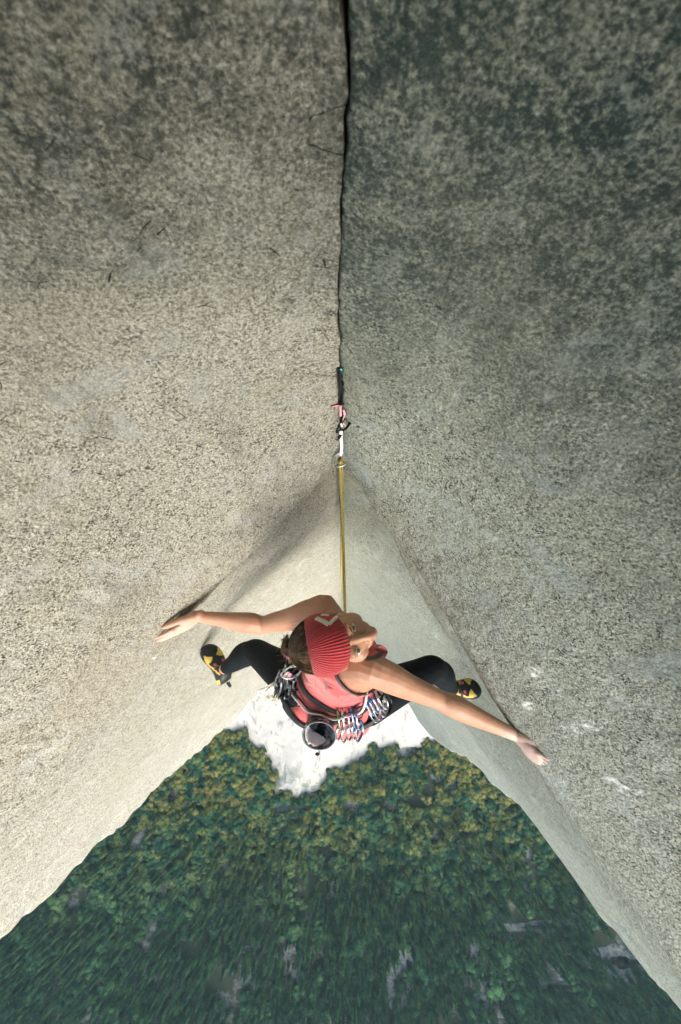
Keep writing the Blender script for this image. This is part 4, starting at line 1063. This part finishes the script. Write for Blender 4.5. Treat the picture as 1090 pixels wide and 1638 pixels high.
# ---- chalk bag
cbag = empty('chalk_bag', P(511, 1163, 1.76)); tag(cbag, 'dark blue grey chalk bag with open round mouth hanging behind the climber', 'chalk bag')
zc = (V3((0, -.30, .95))).normalized(); xc = V3((.97, -.12, .1)); xc = (xc - zc * xc.dot(zc)).normalized(); yc = zc.cross(xc); Mb = frame(xc, yc, zc); cc = P(511, 1176, 1.76) - cbag.location
BAGM = NT('bag_nylon'); bc_ = BAGM.mix(BAGM.mapr(BAGM.noise(28, 3, .6), .4, .6), (.018, .030, .040), (.07, .10, .125)); BAGM = BAGM.out(bc_, .32, BAGM.bump(BAGM.noise(35, 4, .6, dist=1), .006, .8))
def lathe(prof, n=44, ox=.85, oy=.74, wob=0):
    V = []; Fc = []
    for i, (r, z) in enumerate(prof):
        for j in range(n):
            a = 2 * math.pi * j / n; w = 1 + wob * noise.noise(V3((math.cos(a) * 1.6, math.sin(a) * 1.6, z * 30))); V.append(cc + Mb @ V3((r * math.cos(a) * ox * w, r * math.sin(a) * oy * w, z)))
    for i in range(len(prof) - 1):
        for j in range(n): Fc.append([i * n + j, i * n + (j + 1) % n, (i + 1) * n + (j + 1) % n, (i + 1) * n + j])
    m = MB(); m.add(V, Fc); return m
m = lathe([(.004, -.15), (.045, -.148), (.056, -.13), (.058, -.06), (.063, -.01), (.066, 0), (.0665, .004)], wob=.06); m.build('bag_body', BAGM, cbag)
m = lathe([(.0665, -.004), (.0695, .002), (.068, .007), (.064, .006), (.0625, -.002)], wob=.02); m.build('rim', simple('bag_rim', (.17, .22, .245), .6), cbag)
FLC = NT('fleece'); fc_ = FLC.mix(FLC.mapr(FLC.noise(24, 4, .6, dist=1), .45, .54), (.015, .025, .035), (.42, .50, .58)); FLC = FLC.out(fc_, .8, FLC.bump(FLC.noise(40, 4, .7), .008, .9))
m = lathe([(.064, .004), (.061, -.02), (.056, -.06), (.050, -.085), (.002, -.09)], wob=.10); m.build('fleece_lining', FLC, cbag)
m = MB(); V = []; Fc = []; n, mm = 22, 7     # chalk caked on one side of the lining
for i in range(n + 1):
    a = R(150 + 150 * i / n)
    for j in range(mm):
        q = j / (mm - 1); z = -.010 - .065 * q; e = math.sin(math.pi * i / n) ** .5; r = .0595 - .006 * q - .004 * e - .02 * max(0, q - .55) * e
        zz = -.034 + (z + .045) * e * (1 + .3 * noise.noise(V3((i * .5, q * 3, 1)))); V.append(cc + Mb @ V3((r * math.cos(a) * .85, r * math.sin(a) * .74, zz)))
for i in range(n):
    for j in range(mm - 1): Fc.append([i * mm + j, (i + 1) * mm + j, (i + 1) * mm + j + 1, i * mm + j + 1])
m.add(V, Fc); ck = m.build('chalk', simple('chalk', (.88, .90, .92), .9, bumpscale=60, bdist=.004), cbag); bake(ck, [('SOLIDIFY', dict(thickness=.005, offset=0))])
m = MB(); a0 = on_shirt(508, 1142, .02)[0] - cbag.location; b0 = cc + Mb @ V3((0, .058, .0)); m.tube([a0, a0.lerp(b0, .5) + V3((0, 0, .008)), b0], [(.012, .003)] * 3, n=8, ref=xc); m.build('hanging_tab', DGREY, cbag)
m = MB(); b1 = cc + Mb @ V3((.0, -.062, -.02)); m.tube([b1, b1 + V3((.004, -.02, -.03)), b1 + V3((-.006, -.03, -.05))], .0016, n=6); m.ell(b1 + V3((-.004, -.028, -.045)), (.008, .006, .008)); m.build('drawcord', DGREY, cbag)

# ------------------------------------------------------------------ gear in the crack
cy = .47
cd = empty('camming_device', (0, cy, -1.12)); tag(cd, 'small dark camming device wedged in the crack above the rope, pink sling and trigger bar', 'camming device')
CAMC = cd.location
def rel(px, py, d, base=None): return P(px, py, d) - (base if base is not None else CAMC)
m = MB()
m.tube([rel(541.5, 590, .905), rel(543, 612, .97), rel(545, 632, 1.04), rel(544, 650, 1.09)], [.0045, .0055, .0052, .0045], n=8); m.build('stem', BKM, cd)
for k, (py, d) in enumerate(((593, .93), (600, .95), (608, .97), (616, .99))):
    m = MB(); c = rel(543 + .5 * k, py, d); V = []; n = 16
    for sd_ in (-.003, .003):
        for i in range(n): a = 2 * math.pi * i / n; rr = .009 + .004 * math.cos(a + k * 1.6); V.append(c + V3((rr * .75 * math.cos(a), sd_, rr * 1.3 * math.sin(a))))
    m.add(V, [[i, (i + 1) % n, n + (i + 1) % n, n + i] for i in range(n)] + [list(range(n))[::-1], [n + i for i in range(n)]]); m.build('lobe', BKM if k % 2 else TEALM, cd)
for q in (-1, 1): m = MB(); m.tube([rel(543 + q * 1.5, 612, .985), rel(545 + q * 3.2, 632, 1.03), rel(545 + q * 3.5, 647, 1.075)], .0011, n=5); m.build('trigger_wire', BKM, cd)
m = MB(); m.tube([rel(530.5, 648, 1.075), rel(538, 645.8, 1.075), rel(549, 647, 1.075)], [.0042, .0036, .0042], n=8); m.build('trigger', simple('trigger_black', (.03, .03, .032), .4), cd)
m = MB(); m.tube([rel(532, 650.5, 1.072), rel(540, 648.5, 1.072), rel(547, 649.5, 1.072)], .0018, n=6); m.build('trigger_edge', PKM, cd)
PSL = simple('pink_sling', (.80, .45, .50), .7, bumpscale=500)
m = MB(); m.tube([rel(545, 649, 1.08), rel(545.3, 662, 1.12), rel(546, 676, 1.16)], [(.0032, .0020)] * 3, n=8, ref=(1, 0, 0)); m.tube([rel(550, 656, 1.10), rel(551.5, 664, 1.13), rel(548, 675, 1.17), rel(557, 686, 1.2)], [(.0028, .0015), (.0034, .0015), (.002, .001), (.0012, .001)], n=6); m.build('sling', PSL, cd)
carabiner(P(550, 661, 1.13), P(560, 676, 1.165), BKM, 'black carabiner clipped to the pink sling of the camming device in the crack', None, facing=V3((1, -.5, .4)))
qd = empty('quickdraw', P(546, 688, 1.24)); tag(qd, 'quickdraw with white sling clipped below the camming device in the crack, holding the rope', 'quickdraw')
QL = qd.location
def on(px, py, d): return P(px, py, d) - QL
m = MB(); m.tube([on(546, 690, 1.22), on(545.8, 700, 1.27), on(547, 715, 1.34), on(545.5, 729, 1.42)], [(.0050, .0018)] * 4, n=8, ref=(1, 0, 0)); m.build('sling', WHITE, qd)
inv = Matrix.Translation(-QL)
for a, b, dd, de, mt, fc in (((546, 676), (546.5, 693), 1.165, 1.245, BKM, V3((.9, -.5, .1))), ((546, 724), (546, 745), 1.41, 1.50, SIL, V3((.25, -.9, .4)))):
    c = carabiner(P(*a, dd), P(*b, de), mt, None, None, facing=fc); c.matrix_world = inv @ c.matrix_world; c.parent = qd
m = MB(); m.tube([on(548.5, 690, 1.26), on(552, 702, 1.31), on(550.5, 716, 1.37), on(553, 728, 1.43)], .0022, n=7); m.build('keeper_cord', simple('grey_cord', (.16, .20, .21), .7), qd)
# ---- rope
RP = NT('yellow_rope'); z_ = RP.vor(420, vec=RP.scalev((1, 1, .45))); RP = RP.out(RP.mix(RP.mapr(z_, .2, .6), (.58, .48, .12), (.38, .31, .08)), .7, RP.bump(z_, .0012, .7))
m = MB(); top = P(545.5, 741, 1.492); bel = tp(.84, 268, .04)
m.tube([bel, bel.lerp(top, .25), bel.lerp(top, .5) + V3((0, 0, -.004)), bel.lerp(top, .8), top + V3((-.002, -.006, -.03)), top + V3((-.001, .002, .004)), top + V3((.003, .012, -.006)), top + V3((.004, .012, -.06)), V3((.006, .44, -2.2)), V3((.008, .36, -4.0)), V3((.0, .34, -12.0)), V3((.0, .34, -26.0))], .0056, n=10, spans=8)
tag(m.build('rope', RP), 'yellow climbing rope running from the quickdraw in the crack down to the climber', 'rope')
# small dirt clods and chips lodged beside the rope
